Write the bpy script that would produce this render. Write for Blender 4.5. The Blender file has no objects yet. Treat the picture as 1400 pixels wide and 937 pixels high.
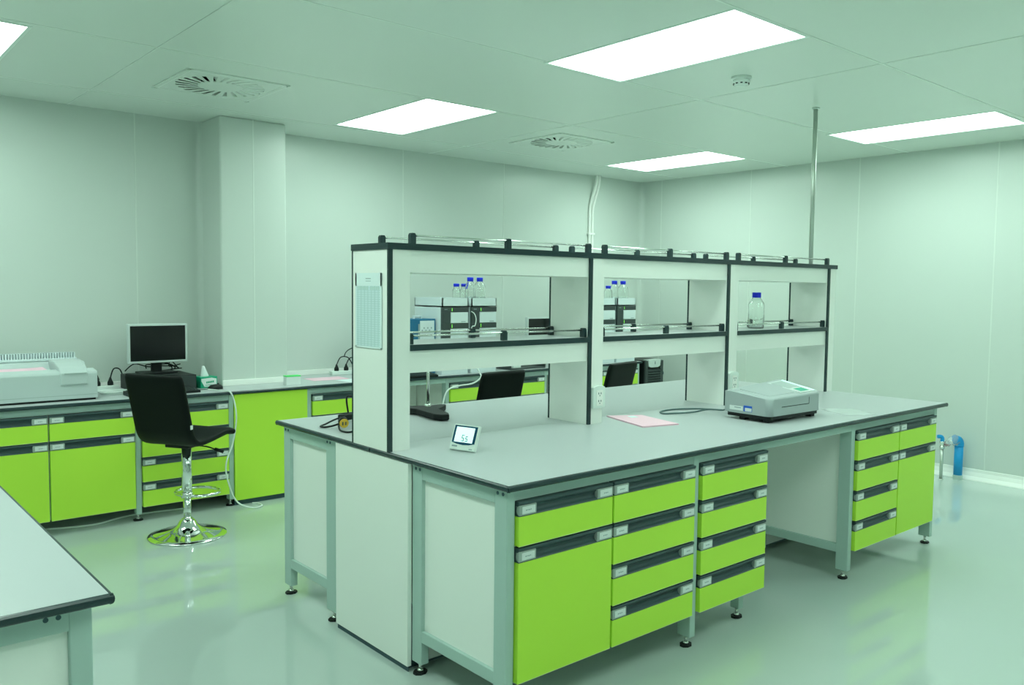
import bpy, bmesh, math, random
from mathutils import Vector, Matrix
random.seed(7)
PI = math.pi
SC = bpy.context.scene
COL = SC.collection

# ------------------------------------------------------------------ materials
def mat(name, col, rough=0.5, metal=0.0, spec=0.5, bump=0.0, bscale=200.0, trans=0.0, emit=0.0, var=0.0, vscale=3.0, ior=1.45, coat=0.0):
    m = bpy.data.materials.new(name); m.use_nodes = True
    nt = m.node_tree; b = nt.nodes['Principled BSDF']
    c = (col[0], col[1], col[2], 1)
    b.inputs['Base Color'].default_value = c
    b.inputs['Roughness'].default_value = rough
    b.inputs['Metallic'].default_value = metal
    b.inputs['Specular IOR Level'].default_value = spec
    b.inputs['IOR'].default_value = ior
    b.inputs['Transmission Weight'].default_value = trans
    b.inputs['Coat Weight'].default_value = coat
    b.inputs['Coat Roughness'].default_value = 0.08
    if emit:
        b.inputs['Emission Color'].default_value = c
        b.inputs['Emission Strength'].default_value = emit
    tc = nt.nodes.new('ShaderNodeTexCoord')
    if var:
        n = nt.nodes.new('ShaderNodeTexNoise'); n.inputs['Scale'].default_value = vscale; n.inputs['Detail'].default_value = 3
        r = nt.nodes.new('ShaderNodeMapRange'); r.inputs['To Min'].default_value = 1 - var; r.inputs['To Max'].default_value = 1 + var
        x = nt.nodes.new('ShaderNodeVectorMath'); x.operation = 'SCALE'; x.inputs[0].default_value = col[:3]
        nt.links.new(tc.outputs['Object'], n.inputs['Vector']); nt.links.new(n.outputs['Fac'], r.inputs['Value'])
        nt.links.new(r.outputs['Result'], x.inputs['Scale']); nt.links.new(x.outputs['Vector'], b.inputs['Base Color'])
    if bump:
        n = nt.nodes.new('ShaderNodeTexNoise'); n.inputs['Scale'].default_value = bscale; n.inputs['Detail'].default_value = 4
        k = nt.nodes.new('ShaderNodeBump'); k.inputs['Strength'].default_value = bump; k.inputs['Distance'].default_value = 0.002
        nt.links.new(tc.outputs['Object'], n.inputs['Vector']); nt.links.new(n.outputs['Fac'], k.inputs['Height'])
        nt.links.new(k.outputs['Normal'], b.inputs['Normal'])
    return m

M = {}
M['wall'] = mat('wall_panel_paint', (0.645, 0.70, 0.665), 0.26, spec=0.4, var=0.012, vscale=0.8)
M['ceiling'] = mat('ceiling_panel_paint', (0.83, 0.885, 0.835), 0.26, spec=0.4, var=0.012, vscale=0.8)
M['seam'] = mat('panel_seam', (0.71, 0.765, 0.725), 0.4)
M['seam_dark'] = mat('ceiling_seam', (0.79, 0.85, 0.80), 0.4)
M['floor'] = mat('epoxy_floor', (0.49, 0.575, 0.545), 0.045, spec=0.85, var=0.03, vscale=1.3)
M['top'] = mat('grey_white_laminate', (0.50, 0.535, 0.55), 0.32, spec=0.4, bump=0.02, bscale=900)
M['edge'] = mat('black_edge', (0.022, 0.045, 0.05), 0.25)
M['white'] = mat('white_board', (0.925, 0.94, 0.905), 0.45, spec=0.35)
M['steel'] = mat('grey_powder_coat', (0.45, 0.59, 0.55), 0.42, spec=0.4, bump=0.02, bscale=600)
M['lime'] = mat('lime_laminate', (0.545, 0.87, 0.07), 0.42, spec=0.35, bump=0.02, bscale=700)
M['limeedge'] = mat('lime_edge', (0.75, 0.92, 0.45), 0.5)
M['grip'] = mat('dark_grip_profile', (0.05, 0.085, 0.09), 0.35, spec=0.4)
M['holder'] = mat('grey_label_holder', (0.36, 0.425, 0.395), 0.4)
M['card'] = mat('white_card', (0.78, 0.83, 0.82), 0.5)
M['ink'] = mat('faded_ink', (0.30, 0.38, 0.40), 0.7)
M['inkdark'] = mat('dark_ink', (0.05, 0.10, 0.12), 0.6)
M['black'] = mat('black_plastic', (0.006, 0.010, 0.010), 0.4, spec=0.35)
M['rubber'] = mat('black_rubber', (0.010, 0.014, 0.014), 0.6, spec=0.3)
M['leather'] = mat('black_leather', (0.003, 0.006, 0.005), 0.5, spec=0.2, bump=0.25, bscale=350)
M['chrome'] = mat('chrome', (0.86, 0.89, 0.87), 0.06, metal=1.0)
M['rod'] = mat('brushed_steel', (0.72, 0.76, 0.72), 0.22, metal=1.0)
M['alu'] = mat('silver_plastic', (0.62, 0.69, 0.68), 0.35)
M['screen'] = mat('dark_screen', (0.005, 0.006, 0.007), 0.12)
M['instr'] = mat('pale_grey_case', (0.41, 0.465, 0.475), 0.42)
M['analyser'] = mat('grey_white_case', (0.56, 0.63, 0.635), 0.42)
M['pole'] = mat('satin_steel', (0.60, 0.66, 0.60), 0.38, metal=1.0)
M['instrdark'] = mat('mid_grey_case', (0.42, 0.50, 0.49), 0.4)
M['cream'] = mat('cream_case', (0.70, 0.78, 0.80), 0.45)
M['module'] = mat('charcoal_module', (0.045, 0.06, 0.06), 0.4)
M['led'] = mat('green_status_light', (0.25, 0.9, 0.1), 0.4, emit=0.6)
M['lcd'] = mat('pale_lcd', (0.78, 0.95, 0.93), 0.2, emit=0.55)  # near-white colour and slight glow paint in ceiling-light glare on the screen
M['lcdgreen'] = mat('green_lcd', (0.05, 0.42, 0.28), 0.2, emit=0.2)
M['lcdline'] = mat('lit_display_edge', (0.65, 1.0, 0.92), 0.3, emit=0.5)
M['seg'] = mat('teal_segments', (0.02, 0.34, 0.38), 0.4)
M['navy'] = mat('navy_bezel', (0.01, 0.07, 0.14), 0.25)
M['blue'] = mat('blue_cap', (0.012, 0.03, 0.85), 0.35)
M['bluepipe'] = mat('blue_pvc', (0.01, 0.33, 0.72), 0.4)
M['bluebox'] = mat('blue_case', (0.015, 0.14, 0.27), 0.4)
M['sticker'] = mat('blue_sticker', (0.02, 0.12, 0.62), 0.4)
M['pink'] = mat('pink_paper', (0.98, 0.62, 0.75), 0.6)
M['paper'] = mat('white_paper', (0.80, 0.90, 0.92), 0.6)
M['green'] = mat('green_carton', (0.005, 0.36, 0.20), 0.45)
M['greenlid'] = mat('bright_green_lid', (0.10, 0.80, 0.20), 0.45)
M['tissue'] = mat('tissue', (0.80, 0.86, 0.86), 0.8)
M['yellow'] = mat('yellow_plug', (0.85, 0.55, 0.06), 0.4)
M['red'] = mat('red_handle', (0.30, 0.02, 0.03), 0.4)
M['cable'] = mat('white_cable', (0.78, 0.86, 0.82), 0.45)
M['cablegrey'] = mat('grey_cable', (0.10, 0.17, 0.17), 0.5)
M['plastic'] = mat('white_plastic', (0.80, 0.88, 0.84), 0.35)
M['sleeve'] = mat('sleeved_sheet', (0.60, 0.64, 0.655), 0.12)
M['film'] = mat('clear_film', (0.92, 0.97, 0.97), 0.12, trans=0.75, ior=1.3)
M['glass'] = mat('clear_glass', (0.97, 1.0, 0.985), 0.02, trans=1.0, ior=1.45)
M['void'] = mat('duct_interior', (0.02, 0.035, 0.03), 0.8)
M['diffuser'] = mat('light_diffuser', (0.785, 1.0, 0.888), 0.5, emit=11.2)

def paper_table():
    # printed table: fine rows and columns
    m = bpy.data.materials.new('printed_table'); m.use_nodes = True
    nt = m.node_tree; b = nt.nodes['Principled BSDF']; b.inputs['Roughness'].default_value = 0.6
    tc = nt.nodes.new('ShaderNodeTexCoord')
    sep = nt.nodes.new('ShaderNodeSeparateXYZ'); nt.links.new(tc.outputs['Object'], sep.inputs[0])
    def grid(sock, n):
        mu = nt.nodes.new('ShaderNodeMath'); mu.operation = 'MULTIPLY'; mu.inputs[1].default_value = n
        fr = nt.nodes.new('ShaderNodeMath'); fr.operation = 'FRACT'
        lt = nt.nodes.new('ShaderNodeMath'); lt.operation = 'LESS_THAN'; lt.inputs[1].default_value = 0.22
        nt.links.new(sock, mu.inputs[0]); nt.links.new(mu.outputs[0], fr.inputs[0]); nt.links.new(fr.outputs[0], lt.inputs[0])
        return lt.outputs[0]
    a = grid(sep.outputs['Z'], 110); c = grid(sep.outputs['Y'], 38)
    mx = nt.nodes.new('ShaderNodeMath'); mx.operation = 'MAXIMUM'
    nt.links.new(a, mx.inputs[0]); nt.links.new(c, mx.inputs[1])
    mix = nt.nodes.new('ShaderNodeMix'); mix.data_type = 'RGBA'
    mix.inputs[6].default_value = (0.66, 0.80, 0.84, 1); mix.inputs[7].default_value = (0.52, 0.68, 0.70, 1)
    nt.links.new(mx.outputs[0], mix.inputs[0]); nt.links.new(mix.outputs[2], b.inputs['Base Color'])
    return m
M['table'] = paper_table()

# ------------------------------------------------------------------ mesh helpers
def new(): return bmesh.new()

def box(bm, x0, x1, y0, y1, z0, z1, bev=0.0, mi=0, seg=2):
    t = bmesh.new()
    vs = [t.verts.new(p) for p in ((x0,y0,z0),(x1,y0,z0),(x1,y1,z0),(x0,y1,z0),(x0,y0,z1),(x1,y0,z1),(x1,y1,z1),(x0,y1,z1))]
    for f in ((3,2,1,0),(4,5,6,7),(0,1,5,4),(1,2,6,5),(2,3,7,6),(3,0,4,7)): t.faces.new([vs[i] for i in f])
    if bev > 0: bmesh.ops.bevel(t, geom=t.edges[:], offset=bev, segments=seg, profile=0.5, affect='EDGES')
    join(bm, t, mi)

def join(bm, t, mi=None, mx=None):
    if mx is not None: t.transform(mx)
    mp = {}
    for v in t.verts: mp[v] = bm.verts.new(v.co)
    for f in t.faces:
        try: g = bm.faces.new([mp[v] for v in f.verts])
        except ValueError: continue
        g.material_index = f.material_index if mi is None else mi
        g.smooth = f.smooth
    t.free()

def prism(bm, pts, axis, a0, a1, mi=0, bev=0.0):
    """extrude a 2-D outline along an axis. outline coordinates: x->(y,z)  y->(x,z)  z->(x,y)"""
    t = bmesh.new()
    def P(p, a):
        return {'x': (a, p[0], p[1]), 'y': (p[0], a, p[1]), 'z': (p[0], p[1], a)}[axis]
    A = [t.verts.new(P(p, a0)) for p in pts]; B = [t.verts.new(P(p, a1)) for p in pts]
    n = len(pts)
    t.faces.new(A); t.faces.new(B)
    for i in range(n): t.faces.new([A[i], A[(i+1) % n], B[(i+1) % n], B[i]])
    bmesh.ops.recalc_face_normals(t, faces=t.faces[:])
    if bev > 0: bmesh.ops.bevel(t, geom=t.edges[:], offset=bev, segments=2, profile=0.5, affect='EDGES')
    join(bm, t, mi)

def tube(bm, pts, r, n=8, mi=0, closed=False, smooth=True):
    pts = [Vector(p) for p in pts]; m = len(pts); rings = []
    up = Vector((0, 0, 1))
    prev = None
    for i, p in enumerate(pts):
        if closed: d = pts[(i+1) % m] - pts[i-1]
        else: d = pts[min(i+1, m-1)] - pts[max(i-1, 0)]
        if d.length < 1e-9: d = Vector((0, 0, 1))
        d.normalize()
        if prev is None:
            a = d.cross(up)
            if a.length < 1e-3: a = d.cross(Vector((1, 0, 0)))
        else:
            a = prev - d * prev.dot(d)
            if a.length < 1e-4: a = d.cross(up)
        a.normalize(); prev = a; b = d.cross(a)
        rr = r[i] if isinstance(r, (list, tuple)) else r
        rings.append([bm.verts.new(p + (a*math.cos(2*PI*k/n) + b*math.sin(2*PI*k/n)) * rr) for k in range(n)])
    rng = m if closed else m-1
    for i in range(rng):
        A = rings[i]; B = rings[(i+1) % m]
        for k in range(n):
            f = bm.faces.new([A[k], A[(k+1) % n], B[(k+1) % n], B[k]]); f.smooth = smooth; f.material_index = mi
    if not closed:
        for R_ in (rings[0][::-1], rings[-1]):
            f = bm.faces.new(R_); f.material_index = mi

def lathe(bm, prof, n=24, mi=0, cx=0, cy=0, cz=0, smooth=True, cap=True):
    """prof: list of (radius, z)"""
    rings = []
    for r, z in prof:
        if r < 1e-6: rings.append([bm.verts.new((cx, cy, cz+z))])
        else: rings.append([bm.verts.new((cx + r*math.cos(2*PI*k/n), cy + r*math.sin(2*PI*k/n), cz+z)) for k in range(n)])
    for A, B in zip(rings, rings[1:]):
        for k in range(n):
            k2 = (k+1) % n
            vs = [A[k % len(A)], A[k2 % len(A)], B[k2 % len(B)], B[k % len(B)]]
            u = []
            for v in vs:
                if v not in u: u.append(v)
            if len(u) >= 3:
                f = bm.faces.new(u); f.smooth = smooth; f.material_index = mi
    if cap:
        for R_ in (rings[0][::-1], rings[-1]):
            if len(R_) > 2:
                f = bm.faces.new(R_); f.material_index = mi

def cyl(bm, x, y, z0, z1, r, n=20, mi=0, axis='z', smooth=True):
    if axis == 'z': p = [(x, y, z0), (x, y, z1)]
    elif axis == 'x': p = [(z0, x, y), (z1, x, y)]       # x,y are (y,z) of the axis
    else: p = [(x, z0, y), (x, z1, y)]                   # x,y are (x,z) of the axis
    tube(bm, p, r, n, mi, smooth=smooth)

def smooth_path(pts, sub=6):
    """Catmull-Rom through the points"""
    P = [Vector(p) for p in pts]; out = []
    for i in range(len(P)-1):
        p0 = P[max(i-1, 0)]; p1 = P[i]; p2 = P[i+1]; p3 = P[min(i+2, len(P)-1)]
        for k in range(sub):
            t = k/sub
            out.append(0.5*((2*p1) + (p2-p0)*t + (2*p0-5*p1+4*p2-p3)*t*t + (3*p1-p0-3*p2+p3)*t**3))
    out.append(P[-1]); return out

def obj(name, bm, mats, parent=None, loc=None, bevel=0.0):
    bmesh.ops.recalc_face_normals(bm, faces=bm.faces[:])
    me = bpy.data.meshes.new(name); bm.to_mesh(me); bm.free()
    if not isinstance(mats, (list, tuple)): mats = [mats]
    for m in mats: me.materials.append(M[m] if isinstance(m, str) else m)
    o = bpy.data.objects.new(name, me); COL.objects.link(o)
    if parent: o.parent = parent
    if loc: o.location = loc
    if bevel:
        b = o.modifiers.new('edge_round', 'BEVEL'); b.width = bevel; b.segments = 2; b.limit_method = 'ANGLE'; b.angle_limit = math.radians(50)
    return o

def tag(o, label, cat, group=None):
    o['label'] = label; o['category'] = cat
    if group: o['group'] = group
    return o

def thing(name, label, cat, loc=(0, 0, 0), rotz=0.0, group=None):
    o = bpy.data.objects.new(name, None); COL.objects.link(o)
    o.empty_display_size = 0.1
    o.location = loc; o.rotation_euler = (0, 0, rotz)
    return tag(o, label, cat, group)

def struct(name, bm, mats, loc=None):
    o = obj(name, bm, mats, None, loc); o['kind'] = 'structure'; return o

def copy_tree(o, parent=None):
    c = o.copy(); COL.objects.link(c)
    if parent: c.parent = parent
    for ch in list(o.children): copy_tree(ch, c)
    return c

# ------------------------------------------------------------------ dimensions
ZC = 2.69                       # ceiling
X0, X1, Y0, Y1 = -3.7, 5.447, -4.2, 4.13
H = 0.85; L = 3.458; D = 1.758  # central bench
HB = 0.79; YB = 3.42            # bench along the back wall

# ------------------------------------------------------------------ room shell
bm = new(); box(bm, X0, X1, Y0, Y1, -0.06, 0.0); struct('floor', bm, 'floor')

lights = [(1.585, 2.92), (1.565, 0.64), (4.49, 2.93), (4.50, 0.67), (-1.185, 2.975), (-1.2, 0.66), (-1.2, -1.65), (1.57, -1.65), (4.5, -1.65)]
vents = [(0.21, 2.92), (3.0, 2.89)]
LW, LL = 0.30, 0.593            # half sizes of a light's opening
holes = [(x-LW, x+LW, y-LL, y+LL) for x, y in lights] + [(x-0.275, x+0.275, y-0.275, y+0.275) for x, y in vents]

bm = new()
xs = sorted({X0, X1} | {h[0] for h in holes} | {h[1] for h in holes}); ys = sorted({Y0, Y1} | {h[2] for h in holes} | {h[3] for h in holes})
V = {}
def gv(x, y):
    if (x, y) not in V: V[(x, y)] = bm.verts.new((x, y, ZC))
    return V[(x, y)]
for xa, xb in zip(xs, xs[1:]):
    for ya, yb in zip(ys, ys[1:]):
        cx, cy = (xa+xb)/2, (ya+yb)/2
        if any(h[0] < cx < h[1] and h[2] < cy < h[3] for h in holes): continue
        bm.faces.new([gv(xa, ya), gv(xa, yb), gv(xb, yb), gv(xb, ya)])
# give the ceiling a thickness
r = bmesh.ops.extrude_face_region(bm, geom=bm.faces[:])
for v in [e for e in r['geom'] if isinstance(e, bmesh.types.BMVert)]: v.co.z += 0.05
for y in (-2.25, -1.1, 0.045, 1.2, 2.338, 3.58): box(bm, X0, X1, y-0.005, y+0.005, ZC-0.0012, ZC, mi=1)
for x, m_ in ((-3.24, 1), (-0.34, 2), (2.56, 1)): box(bm, x-0.004, x+0.004, Y0, Y1, ZC-0.0014, ZC, mi=m_)
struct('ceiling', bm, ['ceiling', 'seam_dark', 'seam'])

def seam_wall(name, bm, seams):
    return struct(name, bm, ['wall', 'seam'])
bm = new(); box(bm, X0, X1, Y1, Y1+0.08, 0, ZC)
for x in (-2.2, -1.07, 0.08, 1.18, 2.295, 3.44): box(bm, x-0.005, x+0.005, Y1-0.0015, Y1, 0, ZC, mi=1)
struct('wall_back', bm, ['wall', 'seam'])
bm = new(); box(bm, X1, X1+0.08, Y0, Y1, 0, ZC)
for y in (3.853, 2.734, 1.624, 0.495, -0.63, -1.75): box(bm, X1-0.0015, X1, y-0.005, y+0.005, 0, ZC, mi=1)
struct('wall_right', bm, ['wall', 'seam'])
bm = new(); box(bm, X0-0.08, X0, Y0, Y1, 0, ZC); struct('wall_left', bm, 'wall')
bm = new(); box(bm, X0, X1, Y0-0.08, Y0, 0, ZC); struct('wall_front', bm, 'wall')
# boxed column against the back wall, worktop notched round it
CX0, CX1, CY = 0.535, 1.033, 3.765
bm = new(); box(bm, CX0, CX1, CY, Y1, 0, ZC, bev=0.012)
box(bm, 0.775, 0.785, CY-0.0015, CY, 0, ZC, mi=1)
o = struct('wall_column', bm, ['wall', 'seam'])
# concave corner trims
def cove(bm, cx, cy, sx, sy, r, z0, z1):
    pts = [(cx, cy)] + [(cx + sx*(r - r*math.sin(a)), cy + sy*(r - r*math.cos(a))) for a in [PI/2*k/6 for k in range(7)]]
    prism(bm, pts, 'z', z0, z1)
bm = new(); cove(bm, X1, Y1, -1, -1, 0.06, 0, ZC); struct('trim_1', bm, 'wall')
bm = new(); cove(bm, CX0, Y1, -1, -1, 0.04, 0, ZC); struct('trim_2', bm, 'wall')
bm = new(); prism(bm, [(X1, 0), (X1-0.05, 0), (X1-0.048, 0.006), (X1-0.02, 0.03), (X1-0.006, 0.062), (X1-0.004, 0.085), (X1, 0.087)], 'y', Y0, Y1-0.06); struct('baseboard_right', bm, 'white')
bm = new(); prism(bm, [(Y1, 0), (Y1-0.05, 0), (Y1-0.048, 0.006), (Y1-0.02, 0.03), (Y1-0.006, 0.062), (Y1-0.004, 0.085), (Y1, 0.087)], 'x', 4.72, X1-0.06); struct('baseboard_back', bm, 'white')

# ------------------------------------------------------------------ ceiling lights
def light_parts(t):
    w, l = LW, LL
    b = new()
    for a in ((-w, -w+0.018, -l, l), (w-0.018, w, -l, l), (-w+0.018, w-0.018, -l, -l+0.018), (-w+0.018, w-0.018, l-0.018, l)):
        box(b, a[0], a[1], a[2], a[3], -0.002, 0.03)
    obj('frame', b, 'plastic', t)
    b = new(); box(b, -w+0.018, w-0.018, -l+0.018, l-0.018, 0.020, 0.028); obj('diffuser', b, 'diffuser', t)
ln = ['lit ceiling light panel left of the middle, above the long run of shelves', 'largest lit ceiling light panel, nearest the smoke detector', 'lit ceiling light panel in the far corner, right of the swirl vent by the conduits',
      'lit ceiling light panel at the right edge, near the right wall', 'lit ceiling light panel cut off at the top left corner']
for i, (x, y) in enumerate(lights):
    lab = ln[i] if i < 5 else ['lit ceiling light panel over the near bench', 'lit ceiling light panel behind the viewpoint, left', 'lit ceiling light panel behind the viewpoint, middle', 'lit ceiling light panel behind the viewpoint, right'][i-5]
    if i == 0:
        first = thing('ceiling_light', lab, 'ceiling light', (x, y, ZC), 0, 'recessed ceiling light panels'); light_parts(first)
    else:
        c = copy_tree(first); c.location = (x, y, ZC); c['label'] = lab

# ------------------------------------------------------------------ swirl air vents
def vent_parts(t):
    b = new()
    N = 48; ro = 0.252
    # square plate with a round opening
    s = 0.30
    outer = []; inner = []; top = []
    for k in range(N):
        a = 2*PI*(k+0.5)/N; c, d = math.cos(a), math.sin(a); q = s/max(abs(c), abs(d))
        outer.append(b.verts.new((c*q, d*q, -0.006))); inner.append(b.verts.new((c*ro, d*ro, -0.006))); top.append(b.verts.new((c*ro, d*ro, 0.02)))
    for k in range(N):
        j = (k+1) % N
        b.faces.new([outer[k], outer[j], inner[j], inner[k]]); b.faces.new([inner[k], inner[j], top[j], top[k]])
    for a in ((-s, s, -s, -s+0.004), (-s, s, s-0.004, s), (-s, -s+0.004, -s, s), (s-0.004, s, -s, s)): box(b, a[0], a[1], a[2], a[3], -0.006, 0.0, mi=1)
    for a in ((-0.27, 0.27, -0.274, -0.27), (-0.27, 0.27, 0.27, 0.274), (-0.274, -0.27, -0.27, 0.27), (0.27, 0.274, -0.27, 0.27)): box(b, a[0], a[1], a[2], a[3], -0.0068, -0.0058, mi=1)
    obj('face_plate', b, ['ceiling', 'seam_dark'], t)
    b = new(); lathe(b, [(0.0, -0.006), (0.128, -0.006), (0.128, 0.0), (0, 0.0)], 40, smooth=False); obj('centre_disc', b, 'ceiling', t)
    b = new()
    n = 24; sk = math.radians(9)
    def pol(r_, a_, z_): return b.verts.new((r_*math.cos(a_), r_*math.sin(a_), z_))
    for k in range(n):
        a0 = 2*PI*k/n; a1 = a0+2*PI/n*0.58; a2 = a0+2*PI/n
        a0, a1, a2 = -a0, -a1, -a2
        A = [pol(0.126, a0-sk, -0.0058), pol(0.126, a1-sk, -0.0058), pol(0.254, a1, -0.0058), pol(0.254, a0, -0.0058)]
        b.faces.new(A)
        B = [pol(0.126, a2-sk, 0.020), pol(0.254, a2, 0.020)]
        b.faces.new([A[1], B[0], B[1], A[2]])
    obj('blade_ring', b, 'ceiling', t)
    b = new()
    for a in ((-0.27, 0.27, -0.27, 0.27, 0.10, 0.11), (-0.27, -0.26, -0.27, 0.27, 0.022, 0.1), (0.26, 0.27, -0.27, 0.27, 0.022, 0.1), (-0.26, 0.26, -0.27, -0.26, 0.022, 0.1), (-0.26, 0.26, 0.26, 0.27, 0.022, 0.1)): box(b, *a)
    obj('plenum_box', b, 'void', t)
v1 = thing('air_vent', 'square swirl air vent in the ceiling in front of the wall column', 'air vent', (*vents[0], ZC), 0, 'ceiling swirl vents'); vent_parts(v1)
v2 = copy_tree(v1); v2.location = (*vents[1], ZC); v2['label'] = 'square swirl air vent in the ceiling near the bent wall conduits'

# ------------------------------------------------------------------ smoke detector
t = thing('smoke_detector', 'round white smoke detector on the ceiling beside the largest light panel', 'smoke detector', (2.27, 0.70, ZC))
b = new(); lathe(b, [(0, 0), (0.055, 0), (0.055, -0.012), (0.05, -0.016), (0, -0.016)], 32); obj('base', b, 'plastic', t)
b = new(); lathe(b, [(0.046, -0.016), (0.047, -0.03), (0.038, -0.042), (0.025, -0.048), (0, -0.049)], 32); obj('sensor_dome', b, 'plastic', t)
b = new()
for k in range(10):
    q = bmesh.new(); box(q, 0.036, 0.0445, -0.006, 0.006, -0.0405, -0.035); join(b, q, 0, Matrix.Rotation(2*PI*k/10, 4, 'Z'))
obj('vent_slots', b, 'black', t)

# ------------------------------------------------------------------ conduits
t = thing('service_pole', 'thin steel pole from the top of the shelving up to the ceiling', 'pole', (3.29, 0.83, 1.6815))
b = new(); cyl(b, 0, 0, 0, ZC-1.681, 0.0135, 20); obj('tube', b, 'pole', t)
b = new(); lathe(b, [(0.0138, ZC-1.681), (0.024, ZC-1.681), (0.023, ZC-1.681-0.008), (0.0138, ZC-1.681-0.01)], 20, cap=False); obj('ceiling_collar', b, 'plastic', t)
t = thing('wall_conduit', 'pair of white conduits bending from the ceiling down the back wall', 'conduit', (4.60, Y1, 0.8))
for dx in (0.0, 0.042):
    zt = ZC - 0.8
    pts = [(0.052+dx, -0.062, zt), (0.052+dx, -0.062, zt-0.03), (0.044+dx, -0.055, zt-0.11), (0.022+dx, -0.035, zt-0.22), (0.006+dx, -0.02, zt-0.31), (dx, -0.017, zt-0.38), (dx, -0.017, 0.9), (dx, -0.017, 0)]
    b = new(); tube(b, smooth_path(pts[:6], 5) + pts[6:], 0.0145, 12); obj('conduit', b, 'white', t)
b = new(); box(b, -0.025, 0.068, -0.034, 0, 1.275, 1.295, bev=0.003); obj('clamp', b, 'white', t)

# ------------------------------------------------------------------ drawers and cabinets
def grip_profile(x0, x1, z0, h=0.05):
    b = new()
    p = [(0.0, h), (-0.001, h-0.004), (0.0, h-0.010), (0.007, h-0.015), (0.014, h-0.024), (0.016, 0.018), (0.012, 0.010), (0.003, 0.004), (0.0, 0.0), (0.03, 0.0), (0.03, h)]
    prism(b, [(y, z0+z) for y, z in p], 'x', x0, x1)
    return b
def label_holder(x0, x1, z0, mark=None):
    b = new()
    box(b, x0, x1, -0.0015, 0.02, z0+0.002, z0+0.038, bev=0.003, mi=0)
    box(b, x0+0.012, x1-0.008, -0.003, -0.001, z0+0.008, z0+0.033, mi=1)
    if mark:
        xm = (x0+x1)/2 + 0.002
        w = mark
        for k in range(4): box(b, xm-w+2*w*k/4, xm-w+2*w*(k+0.7)/4, -0.0034, -0.003, z0+0.018+0.0008*(k % 2), z0+0.022, mi=2)
    return b
def cabinet(label, x0, x1, y, z0, kind, hold='LR', depth=0.5, marks=True):
    """hung bench cabinet, front facing -Y; local origin at its lower front left corner"""
    t = thing('drawer_cabinet' if kind == 4 else 'cabinet', label, 'drawer cabinet' if kind == 4 else 'cabinet', (x0, y, z0), 0)
    w = x1-x0
    b = new(); box(b, 0.002, w-0.002, 0.031, depth, 0.004, 0.64); obj('body', b, 'white', t)
    mods = [(0.48, 0.64), (0.32, 0.48), (0.16, 0.32), (0.0, 0.16)] if kind == 4 else [(0.48, 0.64), (0.0, 0.48)]
    for i, (a, c) in enumerate(mods):
        nm = 'drawer' if (kind == 4 or i == 0) else 'door'
        b = new(); box(b, 0.003, w-0.003, 0.0, 0.03, a+0.003, c-0.054, bev=0.0012, mi=0, seg=1)
        box(b, 0.0028, w-0.0028, -0.0004, 0.001, a+0.0028, a+0.0045, mi=1)
        d = obj(nm, b, ['lime', 'limeedge'], t)
        obj('grip_rail', grip_profile(0.003, w-0.003, c-0.053), 'grip', d)
        if 'L' in hold: obj('label_holder', label_holder(0.003, 0.082, c-0.053, 0.014 if marks else None), ['holder', 'card', 'ink'], d)
        if 'R' in hold: obj('label_holder', label_holder(w-0.085, w-0.003, c-0.053, 0.012 if marks else None), ['holder', 'card', 'ink'], d)
    return t

def leg_mesh(x0, x1, y0, y1, z0, z1): b = new(); box(b, x0, x1, y0, y1, z0, z1, bev=0.003); return b
def add_leg(t, x0, x1, y0, y1, z1, z0=0.045):
    lg = obj('leg', leg_mesh(x0, x1, y0, y1, z0, z1), 'steel', t)
    cx, cy = (x0+x1)/2, (y0+y1)/2
    b = new(); cyl(b, cx, cy, 0.008, z0+0.001, 0.007, 10, mi=1)
    prism(b, [(cx+0.03*math.cos(PI/4*k+PI/8), cy+0.024*math.sin(PI/4*k+PI/8)) for k in range(8)], 'z', 0.0, 0.009, mi=0)
    lathe(b, [(0.016, 0.009), (0.010, 0.02), (0.0, 0.02)], 10, cx=cx, cy=cy, mi=1)
    obj('levelling_foot', b, ['rubber', 'rod'], lg)
    return lg

# ------------------------------------------------------------------ central bench
def worktop(name, label, x0, x1, y0, y1, z1, edges, cat='worktop', th=0.022):
    """slab with rounded black edging on the listed sides"""
    t = thing(name, label, cat, ((x0+x1)/2, (y0+y1)/2, z1-th))
    ox, oy = (x0+x1)/2, (y0+y1)/2
    e = 0.010
    a0, a1, c0, c1 = x0-ox, x1-ox, y0-oy, y1-oy
    i0 = a0 + (e if 'l' in edges else 0); i1 = a1 - (e if 'r' in edges else 0); j0 = c0 + (e if 'f' in edges else 0); j1 = c1 - (e if 'b' in edges else 0)
    b = new(); box(b, i0, i1, j0, j1, 0.0, th); obj('laminate_board', b, 'top', t)
    b = new()
    # edge section: D shape
    sec = [(0, 0), (-0.006, 0.001), (-0.0095, 0.005), (-0.0105, th/2), (-0.0095, th-0.005), (-0.006, th-0.001), (0, th-0.0002)]
    if 'f' in edges: prism(b, [(j0+p, q) for p, q in sec], 'x', a0+0.002, a1-0.002)
    if 'b' in edges: prism(b, [(j1-p, q) for p, q in sec], 'x', a0+0.002, a1-0.002)
    if 'l' in edges: prism(b, [(i0+p, q) for p, q in sec], 'y', c0+0.002, c1-0.002)
    if 'r' in edges: prism(b, [(i1-p, q) for p, q in sec], 'y', c0+0.002, c1-0.002)
    obj('edge_band', b, 'edge', t)
    return t
YS = 0.878
worktop('worktop', 'front half of the central bench worktop, black-edged, holding the clock and photometer', 0, L, 0, YS-0.001, H, 'flr')
worktop('worktop', 'rear half of the central bench worktop, behind the shelving, black-edged', 0, L, YS+0.001, D, H, 'blr')

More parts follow.
